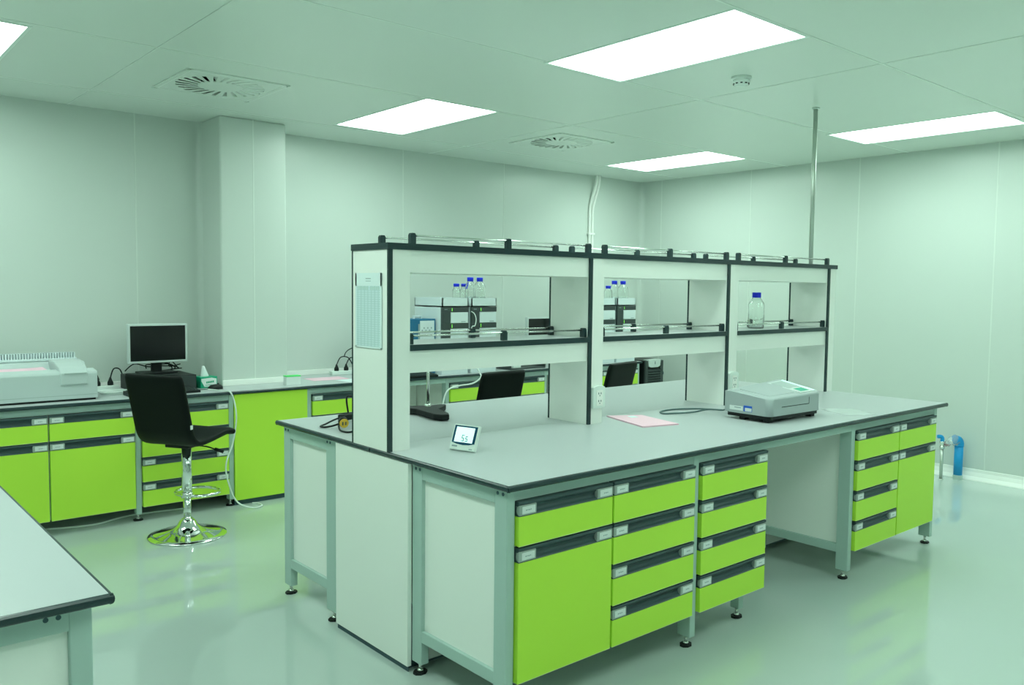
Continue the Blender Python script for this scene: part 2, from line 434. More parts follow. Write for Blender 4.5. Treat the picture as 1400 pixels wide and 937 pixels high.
def bench_frame(label, s):
    """s=+1 front row, -1 rear row (mirrored about the middle of the bench)"""
    my = (lambda y: y) if s > 0 else (lambda y: D - 0.01 - y)
    def yy(a, b): p, q = my(a), my(b); return min(p, q), max(p, q)
    t = thing('bench_frame', label, 'bench frame', (0, my(0.0), 0))
    oy = my(0.0)
    def yl(a, b): p, q = yy(a, b); return p-oy, q-oy
    top = H-0.0225
    ia, ib = (0.536, 0.600) if s > 0 else (0.458, 0.543)      # inner legs stand beside the service duct
    FX = [(0.024, 0.06), (1.040, 1.076), (2.365, 2.401), (3.352, 3.388)]
    for i, (a, b_) in enumerate(FX):
        add_leg(t, a, b_, *yl(0.034, 0.10), top)
        add_leg(t, a, b_, *yl(ia, ib), top)
        for z0, z1, nm in ((top-0.055, top, 'top_rail'), (0.135, 0.180, 'bottom_rail')):
            b = new(); y0, y1 = yl(0.10, ia); box(b, a+0.001, b_-0.001, y0, y1, z0, z1, bev=0.002)
            if nm == 'top_rail' and i in (0, 3):
                for yb in (0.055, 0.083, ia+0.012, ia+0.039):
                    p, q = yl(yb, yb); xo = a if i == 0 else b_
                    cyl(b, p, top-0.016, xo-0.0012, xo+0.0012, 0.0065, 10, mi=1, axis='x', smooth=False)
            obj(nm, b, ['steel', 'inkdark'], t)
        if i != 1:
            b = new(); y0, y1 = yl(0.10, ia); box(b, a+0.016, a+0.030, y0, y1, 0.180, top-0.055); obj('side_panel', b, 'white', t)
    # set-back leg under the four-drawer cabinet beside the knee space
    add_leg(t, 1.475, 1.511, *yl(0.09, 0.135), 0.15)
    b = new(); y0, y1 = yl(0.135, 0.45); box(b, 1.475, 1.511, y0, y1, 0.105, 0.144); obj('bottom_rail', b, 'steel', t)
    for a, c in ((0.06, 1.040), (1.076, 2.365), (2.401, 3.352)):
        b = new(); y0, y1 = yl(0.036, 0.06); box(b, a, c, y0, y1, top-0.04, top); obj('front_rail', b, 'steel', t)
    return t
bench_frame('grey steel frame with white end panel under the front half of the central bench', 1)
bench_frame('grey steel frame with white end panel under the rear half of the central bench', -1)

t = thing('service_duct', 'white boxed service duct between the two halves of the central bench', 'service duct', (0, 0.6, 0))
b = new(); box(b, 0.004, 0.022, 0.001, 0.566, 0.023, 0.827); obj('end_panel', b, 'white', t)
b = new(); box(b, 3.37, 3.388, 0.001, 0.566, 0.023, 0.827); obj('end_panel', b, 'white', t)
b = new(); box(b, 0.07, 3.36, 0.01, 0.026, 0.02, 0.825); obj('back_panel', b, 'white', t)
b = new(); box(b, 0.07, 3.36, 0.56, 0.576, 0.02, 0.825); obj('back_panel', b, 'white', t)
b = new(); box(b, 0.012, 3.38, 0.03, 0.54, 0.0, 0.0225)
box(b, 0.010, 0.0121, 0.004, 0.562, 0.0, 0.0225); obj('plinth', b, 'inkdark', t)  # near-black base paints in the shadow at the foot of the end panel

zc = 0.147
cabinet('lime cabinet with one drawer over a door, nearest corner of the central bench', 0.062, 0.533, 0.018, zc, 2)
cabinet('lime four-drawer unit left of the thin grey leg on the central bench', 0.537, 1.036, 0.018, zc, 4, depth=0.5)
cabinet('lime four-drawer unit left of the knee space, right of the thin grey leg', 1.080, 1.568, 0.018, zc, 4)
cabinet('lime four-drawer unit right of the knee space in the central bench', 2.404, 2.872, 0.018, zc, 4)
cabinet('lime cabinet with drawer over door at the far right end of the central bench', 2.876, 3.349, 0.018, zc, 2)

# ------------------------------------------------------------------ reagent shelving on the central bench
SY0, SY1, HS, HL = 0.738, 1.022, 1.681, 1.275
t = thing('reagent_shelf', 'white two-tier reagent shelving with black edges standing on the central bench', 'shelving unit', (0, SY0, H))
dy = SY1-SY0; zt = HS-H; zl = HL-H
PX = [(0.002, 0.106), (1.134, 1.236), (2.256, 2.36), (3.362, 3.456)]
for a, c in PX:
    b = new()
    box(b, a+0.0005, a+0.0195, 0.011, dy-0.011, 0, zt-0.0265)
    box(b, a+0.0195, c, 0.004, dy-0.004, 0, zt-0.0265)
    box(b, a, a+0.0195, 0.0, 0.011, 0, zt-0.0265, mi=1); box(b, a, a+0.0195, dy-0.011, dy, 0, zt-0.0265, mi=1)
    obj('upright', b, ['white', 'edge'], t)
b = new(); box(b, 0.006, L+0.006, 0.004, dy-0.004, zt-0.026, zt)
for q in ((-0.002, L+0.012, 0.0, 0.004), (-0.002, L+0.012, dy-0.004, dy), (-0.002, 0.006, 0.004, dy-0.004), (L+0.006, L+0.012, 0.004, dy-0.004)): box(b, q[0], q[1], q[2], q[3], zt-0.0262, zt-0.0002, mi=1)
obj('top_shelf', b, ['top', 'edge'], t)
def rail(name_parent, xa, xb, y, z):
    rb = new(); cyl(rb, y, z+0.034, xa-0.004, xb+0.004, 0.0045, 10, axis='x'); rl = obj('guard_rail', rb, 'rod', name_parent)
    for x in (xa, (xa+xb)/2, xb):
        q = new()
        prism(q, [(x-0.013, z), (x+0.013, z), (x+0.013, z+0.036), (x+0.008, z+0.044), (x-0.008, z+0.044), (x-0.013, z+0.036)], 'y', y-0.011, y+0.011, bev=0.002)
        obj('bracket', q, 'edge', rl)
for k in range(3):
    a, c = PX[k][1], PX[k+1][0]
    b = new(); box(b, a, c, 0.012, dy-0.012, zt-0.116, zt-0.0265); obj('beam', b, 'white', t)
    b = new(); box(b, a, c, 0.012, dy-0.012, zl-0.115, zl-0.0255); obj('beam', b, 'white', t)
    b = new(); box(b, a, c, 0.004, dy-0.004, zl-0.025, zl)
    box(b, a, c, 0.0, 0.004, zl-0.0252, zl-0.0002, mi=1); box(b, a, c, dy-0.004, dy, zl-0.0252, zl-0.0002, mi=1)
    obj('lower_shelf', b, ['top', 'edge'], t)
    for y in (0.028, dy-0.028):
        rail(t, a+0.025, c+0.012 if k < 2 else c+0.018, y, zt)
        rail(t, a+0.014, c-0.014, y, zl)

# sheet stuck on the end upright
t = thing('notice_sheet', 'white printed table sheet taped to the end upright of the shelving', 'paper', (0.0, 0.885, 1.41))
b = new(); box(b, -0.0012, 0.0, -0.102, 0.102, -0.152, 0.152); obj('sheet', b, 'table', t)
b = new()
for y0, y1, z0, z1 in ((-0.102, 0.102, 0.10, 0.152), (-0.102, 0.102, -0.152, -0.146), (-0.102, -0.092, -0.152, 0.152), (0.092, 0.102, -0.152, 0.152)): box(b, -0.0015, -0.0012, y0, y1, z0, z1, mi=0)
box(b, -0.0017, -0.0015, -0.02, 0.02, 0.128, 0.131, mi=1); box(b, -0.0017, -0.0015, -0.02, 0.02, 0.119, 0.121, mi=1)
for k in range(12):
    if k == 6: continue
    box(b, -0.0017, -0.0012, 0.084-k*0.0143-0.0105, 0.084-k*0.0143, 0.084, 0.0985, mi=2)
o = obj('heading', b, ['paper', 'ink', mat('table_heading', (0.55, 0.70, 0.68), 0.6)], t); o['label'] = 'sheet margins with the heading and shaded header row'

# double sockets on the uprights
def outlet(label, x, z):
    t = thing('power_outlet', label, 'power outlet', (x, SY0+0.004, z), 0, 'sockets on the shelving uprights')
    b = new()
    pts = [(-0.042, -0.052), (0.042, -0.052), (0.042, 0.045)] + [(0.042*math.cos(a), 0.045+0.014*math.sin(a)) for a in [PI*k/8 for k in range(1, 8)]] + [(-0.042, 0.045)]
    prism(b, pts, 'y', -0.020, -0.0002, bev=0.003); obj('box', b, 'plastic', t)
    b = new(); box(b, -0.022, 0.022, -0.0225, -0.0201, -0.04, 0.036, bev=0.001)
    for zc_ in (0.016, -0.021):
        for dx in (-0.008, 0.008): box(b, dx-0.0022, dx+0.0022, -0.0232, -0.0224, zc_, zc_+0.009, mi=1)
        cyl(b, 0, zc_-0.007, -0.0232, -0.0224, 0.003, 8, mi=1, axis='y')
    obj('socket_plate', b, ['white', 'inkdark'], t)
outlet('white double socket on the upright beside the pink folder', 1.196, 0.98)
outlet('white double socket on the upright behind the photometer', 2.318, 0.985)

# ------------------------------------------------------------------ things on the central bench
# thermo-hygrometer clock
t = thing('digital_hygrometer', 'small white digital hygrometer with pale screen showing 55, on the worktop', 'hygrometer', (0.240, 0.575, H), math.radians(-74))
tl = Matrix.Rotation(math.radians(-22), 4, 'X')
def tilt(b): b.transform(tl); return b
b = new(); box(b, -0.063, 0.063, 0.0, 0.016, 0.006, 0.112, bev=0.004); obj('case', tilt(b), 'plastic', t)
b = new()
pts = [(-0.056, 0.106), (0.056, 0.106), (0.056, 0.036), (0.03, 0.030), (0.0, 0.0275), (-0.03, 0.030), (-0.056, 0.036)]
prism(b, pts, 'y', -0.0022, 0.002); obj('bezel', tilt(b), 'navy', t)
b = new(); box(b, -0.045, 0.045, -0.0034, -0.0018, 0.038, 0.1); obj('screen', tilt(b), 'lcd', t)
b = new()
def seven(b, x, z, w, h, segs):
    th_ = 0.003
    S = {'a': (x, x+w, z+h-th_, z+h), 'g': (x, x+w, z+h/2-th_/2, z+h/2+th_/2), 'd': (x, x+w, z, z+th_), 'f': (x, x+th_, z+h/2, z+h), 'e': (x, x+th_, z, z+h/2), 'b': (x+w-th_, x+w, z+h/2, z+h), 'c': (x+w-th_, x+w, z, z+h/2)}
    for s in segs: q = S[s]; box(b, q[0], q[1], -0.0042, -0.0034, q[2], q[3])
seven(b, -0.010, 0.042, 0.012, 0.027, 'afgcd'); seven(b, 0.009, 0.042, 0.011, 0.022, 'afgcd')
obj('digits', tilt(b), 'seg', t)
b = new(); box(b, -0.052, -0.026, -0.0006, 0.0002, 0.018, 0.024); obj('logo_print', tilt(b), 'ink', t)
b = new(); box(b, 0.034, 0.050, -0.0006, 0.0002, 0.012, 0.0155); obj('button_print', tilt(b), 'ink', t)
b = new(); box(b, -0.02, 0.02, 0.016, 0.02, 0.0, 0.05); o = obj('stand', b, 'plastic', t, loc=(0, 0.03, 0.0)); o.rotation_euler = (math.radians(12), 0, 0)

# pink folder
def sheet(name, label, cat, pts, z, th_, m, extra=None):
    cx = sum(p[0] for p in pts)/len(pts); cy = sum(p[1] for p in pts)/len(pts)
    b = new(); prism(b, [(p[0]-cx, p[1]-cy) for p in pts], 'z', 0, th_)
    if extra: extra(b, cx, cy)
    o = obj(name, b, m if isinstance(m, list) else [m], None, (cx, cy, z)); return tag(o, label, cat)
t = thing('folder', 'pink paper folder lying on the worktop beside the socket upright', 'folder', (1.435, 0.655, H), 0)
pf = [(1.400-1.435, 0.862-0.655), (1.567-1.435, 0.770-0.655), (1.493-1.435, 0.469-0.655), (1.285-1.435, 0.520-0.655)]
b = new(); prism(b, pf, 'z', 0.0, 0.0025); obj('back_cover', b, 'pink', t)
b = new(); prism(b, [(p[0]*0.97, p[1]*0.97) for p in pf], 'z', 0.0025, 0.0042); obj('sheets', b, 'paper', t)
b = new(); prism(b, pf, 'z', 0.0043, 0.0055); obj('front_cover', b, 'pink', t)
b = new(); prism(b, [(p[0]*0.22+0.045, p[1]*0.16+0.10) for p in pf], 'z', 0.0056, 0.0059); obj('cover_label', b, 'paper', t)

# sheet under a clear sleeve right of the photometer
o = sheet('document_sleeve', 'white sheet in a clear sleeve lying flat right of the photometer', 'document', [(2.57, 0.34), (2.73, 0.22), (2.62, 0.02), (2.46, 0.12)], H, 0.0012, ['sleeve'])

# photometer
t = thing('photometer', 'grey laboratory photometer with sloping lid and keypad on the worktop', 'laboratory instrument', (1.87, 0.205, H), math.radians(-1.5))
W_, DP = 0.46, 0.25
b = new()
def rr(x0, x1, y0, y1, r, n=6):
    P_ = []
    for cx, cy, a0 in ((x1-r, y1-r, 0), (x0+r, y1-r, PI/2), (x0+r, y0+r, PI), (x1-r, y0+r, 1.5*PI)):
        for k in range(n+1): a = a0+PI/2*k/n; P_.append((cx+r*math.cos(a), cy+r*math.sin(a)))
    return P_
out = [p for i_, p in enumerate(rr(0, W_, 0, DP, 0.03, 8)) if i_ >= 18] + [(W_, DP-0.006), (W_-0.006, DP), (0.006, DP), (0, DP-0.006)]
def topz(x, y): return 0.124 + 0.045*(y/DP)*(0.55+0.45*x/W_) + 0.006*x/W_
bot = [b.verts.new((p[0], p[1], 0.034)) for p in out]; low = [b.verts.new((p[0], p[1], topz(*p)-0.006)) for p in out]
ins = [b.verts.new((p[0]*0.975+0.0056, p[1]*0.965+0.005, topz(*p))) for p in out]
n = len(out)
for k in range(n):
    j = (k+1) % n
    f = b.faces.new([bot[k], bot[j], low[j], low[k]]); f.smooth = k < 17 and k != 8
    f = b.faces.new([low[k], low[j], ins[j], ins[k]])
b.faces.new(ins); b.faces.new(bot[::-1])
obj('case', b, 'instr', t)
b = new(); prism(b, rr(0.006, W_-0.008, 0.008, DP+0.016, 0.02), 'z', 0.016, 0.034); obj('base', b, 'black', t)
for fx, fy in ((0.02, 0.02), (W_-0.06, 0.02), (0.02, DP-0.09), (W_-0.06, DP-0.05)):
    b = new(); box(b, fx, fx+0.035, fy, fy+0.035, 0.0, 0.0165, bev=0.002); obj('foot', b, 'rubber', t)
# lid seam, slot, side door
b = new(); box(b, 0.10, 0.345, -0.0012, 0.001, 0.075, 0.0785); box(b, 0.344, 0.346, -0.0012, 0.001, 0.0785, 0.112); obj('card_slot', b, 'module', t)
def on_top(pts, z0, z1, m, nm, mi=None):
    b = new()
    A = [b.verts.new((x, y, topz(x, y)+z0)) for x, y in pts]; B = [b.verts.new((x, y, topz(x, y)+z1)) for x, y in pts]
    b.faces.new(A[::-1]); b.faces.new(B)
    for k in range(len(pts)): j = (k+1) % len(pts); b.faces.new([A[k], A[j], B[j], B[k]])
    return obj(nm, b, m, t)
on_top([(0.05, 0.04), (0.265, 0.04), (0.265, 0.215), (0.05, 0.215)], -0.002, 0.0025, 'instr', 'lid')
on_top([(0.272, 0.04), (0.279, 0.04), (0.279, 0.215), (0.272, 0.215)], -0.002, 0.0012, 'instrdark', 'lid_hinge')
on_top([(0.300, 0.025), (0.448, 0.025), (0.448, 0.225), (0.300, 0.225)], -0.001, 0.003, 'alu', 'control_panel')
on_top([(0.315, 0.10), (0.415, 0.10), (0.415, 0.21), (0.315, 0.21)], 0.003, 0.0042, 'instrdark', 'display')
on_top([(0.330, 0.04), (0.405, 0.04), (0.405, 0.085), (0.330, 0.085)], 0.003, 0.0045, 'lcdgreen', 'keypad')
on_top([(0.427, 0.03), (0.442, 0.03), (0.442, 0.22), (0.427, 0.22)], 0.003, 0.005, 'lcdline', 'light_strip')
b = new(); box(b, 0.001, W_-0.001, DP-0.012, DP+0.022, 0.036, 0.142, bev=0.002); obj('rear_housing', b, 'instr', t)
b = new(); box(b, -0.001, 0.001, 0.160, 0.240, 0.048, 0.070); box(b, -0.0016, -0.001, 0.17, 0.21, 0.060, 0.064, mi=1); o = obj('sticker', b, ['card', 'ink'], t); o['label'] = 'white inventory sticker'
b = new(); box(b, -0.001, 0.001, 0.105, 0.155, 0.046, 0.076, mi=1); box(b, -0.0016, -0.001, 0.107, 0.146, 0.048, 0.065, mi=0); o = obj('sticker', b, ['card', 'sticker'], t); o['label'] = 'blue and white calibration sticker'
# its mains lead
b = new(); tube(b, smooth_path([(1.885, 0.50, 0.885), (1.90, 0.60, 0.875), (1.86, 0.66, 0.857), (1.74, 0.71, 0.855), (1.70, 0.74, 0.855), (1.75, 0.79, 0.855), (1.87, 0.80, 0.855), (1.99, 0.74, 0.855), (2.04, 0.66, 0.856), (2.02, 0.59, 0.862), (2.0, 0.54, 0.88), (1.98, 0.50, 0.895)], 6), 0.0045, 8)
b.transform((Matrix.Translation((1.87, 0.205, H)) @ Matrix.Rotation(math.radians(-1.5), 4, 'Z')).inverted()); obj('power_cord', b, 'cablegrey', t)

# glass bottle on the lower shelf
def bottle_parts(t, r, h, cap_r, m='glass'):
    b = new()
    hs = h*0.66
    prof = [(0, 0.0), (r*0.92, 0.0), (r, 0.006), (r, hs), (r*0.93, hs+h*0.06), (r*0.7, hs+h*0.14), (cap_r*0.86, hs+h*0.19), (cap_r*0.84, h*0.90), (cap_r*0.84-0.003, h*0.90), (cap_r*0.84-0.003, hs+h*0.19), (r*0.7-0.003, hs+h*0.13), (r-0.003, hs-0.002), (r-0.003, 0.008), (r*0.85, 0.004), (0, 0.004)]
    lathe(b, prof, 28, cap=False); obj('bottle_body', b, m, t)
    b = new()
    pr = [(0, h*0.855), (cap_r, h*0.855), (cap_r, h*0.985), (cap_r*0.94, h), (0, h)]
    lathe(b, pr, 24); obj('cap', b, 'blue', t)
t = thing('glass_bottle', 'clear glass bottle with blue cap alone on the lower shelf', 'bottle', (2.765, 0.885, HL)); bottle_parts(t, 0.0485, 0.222, 0.0265)
b = new()
for k in range(4): box(b, -0.012, 0.012, -0.0003, 0.0003, 0.03+k*0.009, 0.033+k*0.009)
b.transform(Matrix.Translation((0.034, -0.0398, 0.02)) @ Matrix.Rotation(math.radians(40), 4, 'Z'))
obj('printed_scale', b, 'ink', t)

# black stand with a rod behind the shelving
t = thing('lab_stand', 'steel rod stand with a black foot on the rear worktop behind the first bay', 'lab stand', (0.74, 1.50, H))
b = new()
ft = [(-0.17, 0.13), (-0.10, -0.02), (-0.13, -0.215), (-0.115, -0.26), (-0.075, -0.27), (-0.045, -0.225), (0.0, -0.08), (0.10, 0.0), (0.125, 0.03), (0.10, 0.055), (0.03, 0.05), (-0.05, 0.09), (-0.13, 0.16)]
prism(b, ft, 'z', 0.004, 0.034, bev=0.006); obj('foot', b, 'rubber', t)
b = new(); cyl(b, 0.0, 0.02, 0.03, 0.315, 0.0085, 14); obj('rod', b, 'rod', t)
b = new(); lathe(b, [(0.017, 0.034), (0.017, 0.046), (0.009, 0.05)], 16, cx=0, cy=0.02, cap=False); obj('collar', b, 'rod', t)

# extension lead with yellow plug at the left end of the rear worktop
t = thing('extension_lead', 'black extension lead with a yellow plug on the left end of the rear worktop', 'extension lead', (0.25, 1.45, H))
b = new(); q = bmesh.new(); box(q, -0.07, 0.16, -0.020, 0.020, 0.012, 0.042, bev=0.006); join(b, q, 0, Matrix.Translation((0.02, 0.055, 0)) @ Matrix.Rotation(math.radians(20), 4, 'Z')); obj('socket_block', b, 'rubber', t)
b = new(); tube(b, smooth_path([(-0.045, 0.03, 0.03), (-0.09, 0.02, 0.022), (-0.14, 0.005, 0.010), (-0.178, -0.018, 0.006), (-0.17, -0.05, 0.006), (-0.145, -0.08, 0.014), (-0.115, -0.11, 0.030)], 6), 0.0045, 8)
tube(b, smooth_path([(0.012, 0.06, 0.045), (0.012, 0.075, 0.10), (0.022, 0.08, 0.122), (0.06, 0.075, 0.112), (0.12, 0.06, 0.09), (0.16, 0.06, 0.045)], 6), 0.0045, 8)
tube(b, smooth_path([(-0.14, -0.12, 0.02), (-0.165, -0.18, 0.008), (-0.155, -0.225, 0.005), (-0.11, -0.215, 0.005), (-0.06, -0.15, 0.005), (-0.03, -0.06, 0.006)], 6), 0.0045, 8)
obj('cable', b, 'black', t)
b = new(); tube(b, [(0, 0, 0.0), (0, 0, 0.03), (0, 0, 0.05)], [0.022, 0.022, 0.014], 18)
mxp = Matrix.Translation((-0.118, -0.13, 0.030)) @ Matrix.Rotation(math.radians(-18), 4, 'Z') @ Matrix.Rotation(math.radians(-80), 4, 'X')
b.transform(mxp); obj('plug', b, 'black', t)
b = new(); tube(b, [(0, 0, -0.006), (0, 0, 0.0)], 0.021, 18)
for dx in (-0.007, 0.007): box(b, dx-0.0025, dx+0.0025, -0.008, 0.008, -0.0075, -0.006, mi=1)
b.transform(mxp); o = obj('plug_face', b, ['yellow', 'inkdark'], t); o['label'] = 'yellow plug face'

# ------------------------------------------------------------------ bench along the back wall
BX0, BX1 = -1.75, 4.675
t = thing('wall_worktop', 'long grey-white worktop with black edge running along the back wall', 'worktop', (0, YB, HB-0.022))
b = new()
yb = Y1-YB-0.002; cyb = CY-YB-0.002
outl = [(BX0, 0.010), (BX1, 0.010), (BX1, yb), (CX1+0.002, yb), (CX1+0.002, cyb), (CX0-0.042, cyb), (CX0-0.042, yb), (BX0, yb)]
prism(b, outl, 'z', 0, 0.022); obj('laminate_board', b, 'top', t)
b = new(); prism(b, [(0.010, 0), (0.004, 0.001), (0.0005, 0.005), (-0.0005, 0.011), (0.0005, 0.017), (0.004, 0.021), (0.010, 0.0218)], 'x', BX0, BX1); obj('edge_band', b, 'edge', t)
b = new()
for x0, x1, y0, y1 in ((BX0, CX0-0.042, yb-0.016, yb), (CX0-0.002, CX1+0.002, cyb-0.014, cyb), (CX1+0.002, BX1, yb-0.016, yb)):
    box(b, x0, x1, y0, y1, 0.022, 0.062, bev=0.003)
obj('backsplash', b, 'white', t)

t = thing('bench_frame', 'grey steel legs and rails carrying the worktop along the back wall', 'bench frame', (0, YB, 0))
top = HB-0.0225
for a in (-1.70, -0.152, 0.452, 1.030, 2.268, 3.362, 4.632):
    add_leg(t, a, a+0.033, 0.028, 0.085, top)
segs = [(-1.667, -0.152), (-0.119, 0.452), (1.063, 2.268), (2.301, 3.362), (3.395, 4.632)]
for a, c in segs:
    b = new(); box(b, a, c, 0.032, 0.055, top-0.04, top); obj('front_rail', b, 'steel', t)
b = new(); box(b, 1.66, 2.30, 0.50, 0.515, 0.05, top); obj('back_panel', b, 'white', t)
zb = 0.087; yc = YB+0.012
cabinet('lime cabinet at the far left of the wall bench, under the benchtop analyser', -1.14, -0.645, yc, zb, 2, depth=0.55)
cabinet('lime drawer over door cabinet left of the near stool, wall bench', -0.641, -0.156, yc, zb, 2, depth=0.55)
cabinet('lime four-drawer unit behind the near black stool, wall bench', -0.116, 0.448, yc, zb, 4, depth=0.30)
cabinet('lime four-drawer unit of the wall bench just right of the plain lime panel', 1.067, 1.64, yc, zb, 4, depth=0.5)
cabinet('lime drawer unit of the wall bench, left of the middle stool in the first bay', 2.305, 2.83, yc, zb, 4, 'L', depth=0.5)
cabinet('lime drawer unit of the wall bench right of the middle stool, first bay', 2.834, 3.358, yc, zb, 4, 'R', depth=0.5)
cabinet('lime drawer unit of the wall bench seen left of the far stool', 3.60, 4.11, yc, zb, 4, depth=0.5)
cabinet('lime drawer unit of the wall bench between the far stool and the black machine', 4.114, 4.628, yc, zb, 4, depth=0.5)
t = thing('cover_panel', 'plain lime green panel closing the wall bench in front of the column', 'panel', (0.487, YB+0.016, 0.0))
b = new(); box(b, 0, 0.540, 0, 0.018, 0.035, HB-0.024, bev=0.0015); obj('board', b, 'lime', t)
b = new(); box(b, 0.004, 0.536, 0.02, 0.05, 0.0, 0.06); obj('plinth', b, 'inkdark', t)

# ------------------------------------------------------------------ near bench at the lower left
NX1, NY0 = -1.279, -0.213
worktop('worktop', 'grey-white worktop of the near bench, cut off at the lower left', NX1-0.76, NX1, NY0, 1.95, H, 'flrb')
t = thing('bench_frame', 'grey steel frame with bolted corner under the near bench at lower left', 'bench frame', (NX1-0.38, NY0, 0))
top = H-0.0225
for sx in (-1, 1):
    for y0, y1 in ((0.043, 0.083), (2.08, 2.12)):
        x1 = sx*0.345; x0 = x1 - sx*0.045
        lg = add_leg(t, min(x0, x1), max(x0, x1), y0, y1, top)
b = new(); box(b, -0.30, 0.30, 0.044, 0.082, top-0.052, top)
for xb in (0.256, 0.280, -0.256, -0.280): cyl(b, xb, top-0.018, 0.0425, 0.045, 0.0055, 12, mi=1, axis='y', smooth=False)
obj('top_rail', b, ['steel', 'inkdark'], t)
b = new(); box(b, -0.30, 0.30, 0.044, 0.082, 0.135, 0.18); obj('bottom_rail', b, 'steel', t)
b = new(); box(b, -0.30, 0.30, 0.060, 0.072, 0.18, top-0.052); obj('end_panel', b, 'white', t)
b = new(); box(b, -0.30, 0.30, 2.081, 2.119, top-0.052, top); obj('top_rail', b, 'steel', t)
b = new(); box(b, -0.30, 0.30, 2.09, 2.105, 0.18, top-0.052); obj('end_panel', b, 'white', t)
b = new(); box(b, -0.30, 0.30, 2.081, 2.119, 0.135, 0.18); obj('bottom_rail', b, 'steel', t)
b = new(); box(b, 0.318, 0.338, 0.083, 2.08, top-0.052, top); obj('side_rail', b, 'steel', t)
b = new(); box(b, -0.338, -0.318, 0.083, 2.08, top-0.052, top); obj('side_rail', b, 'steel', t)

# ------------------------------------------------------------------ bar stools
def stool_shell():
    b = new()
    line = smooth_path([(-0.280, 0.430), (-0.254, 0.34), (-0.225, 0.23), (-0.200, 0.13), (-0.182, 0.075), (-0.150, 0.036), (-0.11, 0.022), (-0.02, 0.028), (0.08, 0.042), (0.15, 0.050), (0.195, 0.047), (0.222, 0.034)], 4)
    line = [(p[0], p[1]) for p in [(Vector((q[0], q[1], 0))) for q in [(a.x, a.y) for a in [Vector((l[0], l[1], 0)) for l in line]]]]
    n = 36; rings = []; m = len(line)
    for i, (x, z) in enumerate(line):
        x2, z2 = line[min(i+1, m-1)]; x1, z1 = line[max(i-1, 0)]
        d = Vector((x2-x1, 0, z2-z1)); d.normalize(); nr = Vector((-d.z, 0, d.x))
        e = min(i, m-1-i)
        th_ = 0.021 * (0.55 if e == 0 else 0.85 if e == 1 else 1.0)
        hw = 0.192 * (0.955 if e == 0 else 0.985 if e == 1 else 1.0)
        ring = []
        for k in range(n):
            a = 2*PI*k/n; c, s = math.cos(a), math.sin(a)
            u = math.copysign(abs(c)**0.22, c); v = math.copysign(abs(s)**0.6, s)
            groove = 1.0 - 0.13*max(0, math.cos(u*PI*3.5))**8 * (abs(s) > 0.3)
            ring.append(b.verts.new(Vector((x, u*hw, z)) + nr*(v*th_*groove)))
        rings.append(ring)
    for A, B in zip(rings, rings[1:]):
        for k in range(n):
            f = b.faces.new([A[k], A[(k+1) % n], B[(k+1) % n], B[k]]); f.smooth = True
    b.faces.new(rings[0]); b.faces.new(rings[-1][::-1])
    return b
def stool(label, loc, rot, hseat):
    """facing local +X"""
    t = thing('bar_stool', label, 'stool', (loc[0], loc[1], 0), rot, 'black bar stools with chrome bases')
    b = stool_shell(); b.transform(Matrix.Translation((0, 0, hseat))); obj('seat_shell', b, 'leather', t)
    b = new(); box(b, -0.09, 0.09, -0.08, 0.08, hseat-0.022, hseat+0.006, bev=0.004); obj('seat_plate', b, 'black', t)
    b = new(); cyl(b, 0, 0, 0.235, hseat-0.018, 0.029, 24); cyl(b, 0, 0, 0.085, 0.24, 0.0225, 20)
    lathe(b, [(0.0225, 0.228), (0.0305, 0.229), (0.0305, 0.25), (0.029, 0.252)], 24, cap=False); obj('gas_lift', b, 'chrome', t)
    b = new(); lathe(b, [(0, 0.0), (0.222, 0.0), (0.226, 0.004), (0.223, 0.009), (0.19, 0.016), (0.13, 0.028), (0.085, 0.044), (0.058, 0.066), (0.046, 0.09), (0.032, 0.104), (0.0226, 0.108)], 64); obj('base', b, 'chrome', t)
    b = new()
    ring = [(0.10+0.115*math.cos(a), 0.135*math.sin(a), 0.245) for a in [2*PI*k/40 for k in range(40)]]
    tube(b, ring, 0.009, 10, closed=True); tube(b, [(0.026, 0, 0.245), (-0.01, 0, 0.245)], 0.012, 10)
    lathe(b, [(0.0292, 0.232), (0.035, 0.235), (0.035, 0.262), (0.0292, 0.265)], 20, cap=False); obj('footrest', b, 'chrome', t)
    b = new(); tube(b, smooth_path([(0.02, -0.02, hseat-0.022), (0.05, -0.10, hseat-0.03), (0.07, -0.16, hseat-0.05)], 5), 0.004, 8)
    tube(b, [(0.067, -0.15, hseat-0.046), (0.078, -0.20, hseat-0.06)], 0.010, 10, mi=1); obj('height_lever', b, ['black', 'rubber'], t)
    b = new(); box(b, -0.214, -0.194, -0.1955, -0.1925, hseat+0.118, hseat+0.142); obj('care_tag', b, 'card', t)
    return t
stool('black bar stool facing right, nearest stool, in front of the monitor', (-0.008, 2.957), math.radians(33), 0.568)
stool('black bar stool seen through the first shelf bay, in front of the wall bench', (1.785, 2.43), math.radians(92), 0.525)
stool('black bar stool seen through the second shelf bay, beside the black machine', (2.93, 2.43), math.radians(100), 0.525)

# ------------------------------------------------------------------ things on the wall bench
ZB = HB
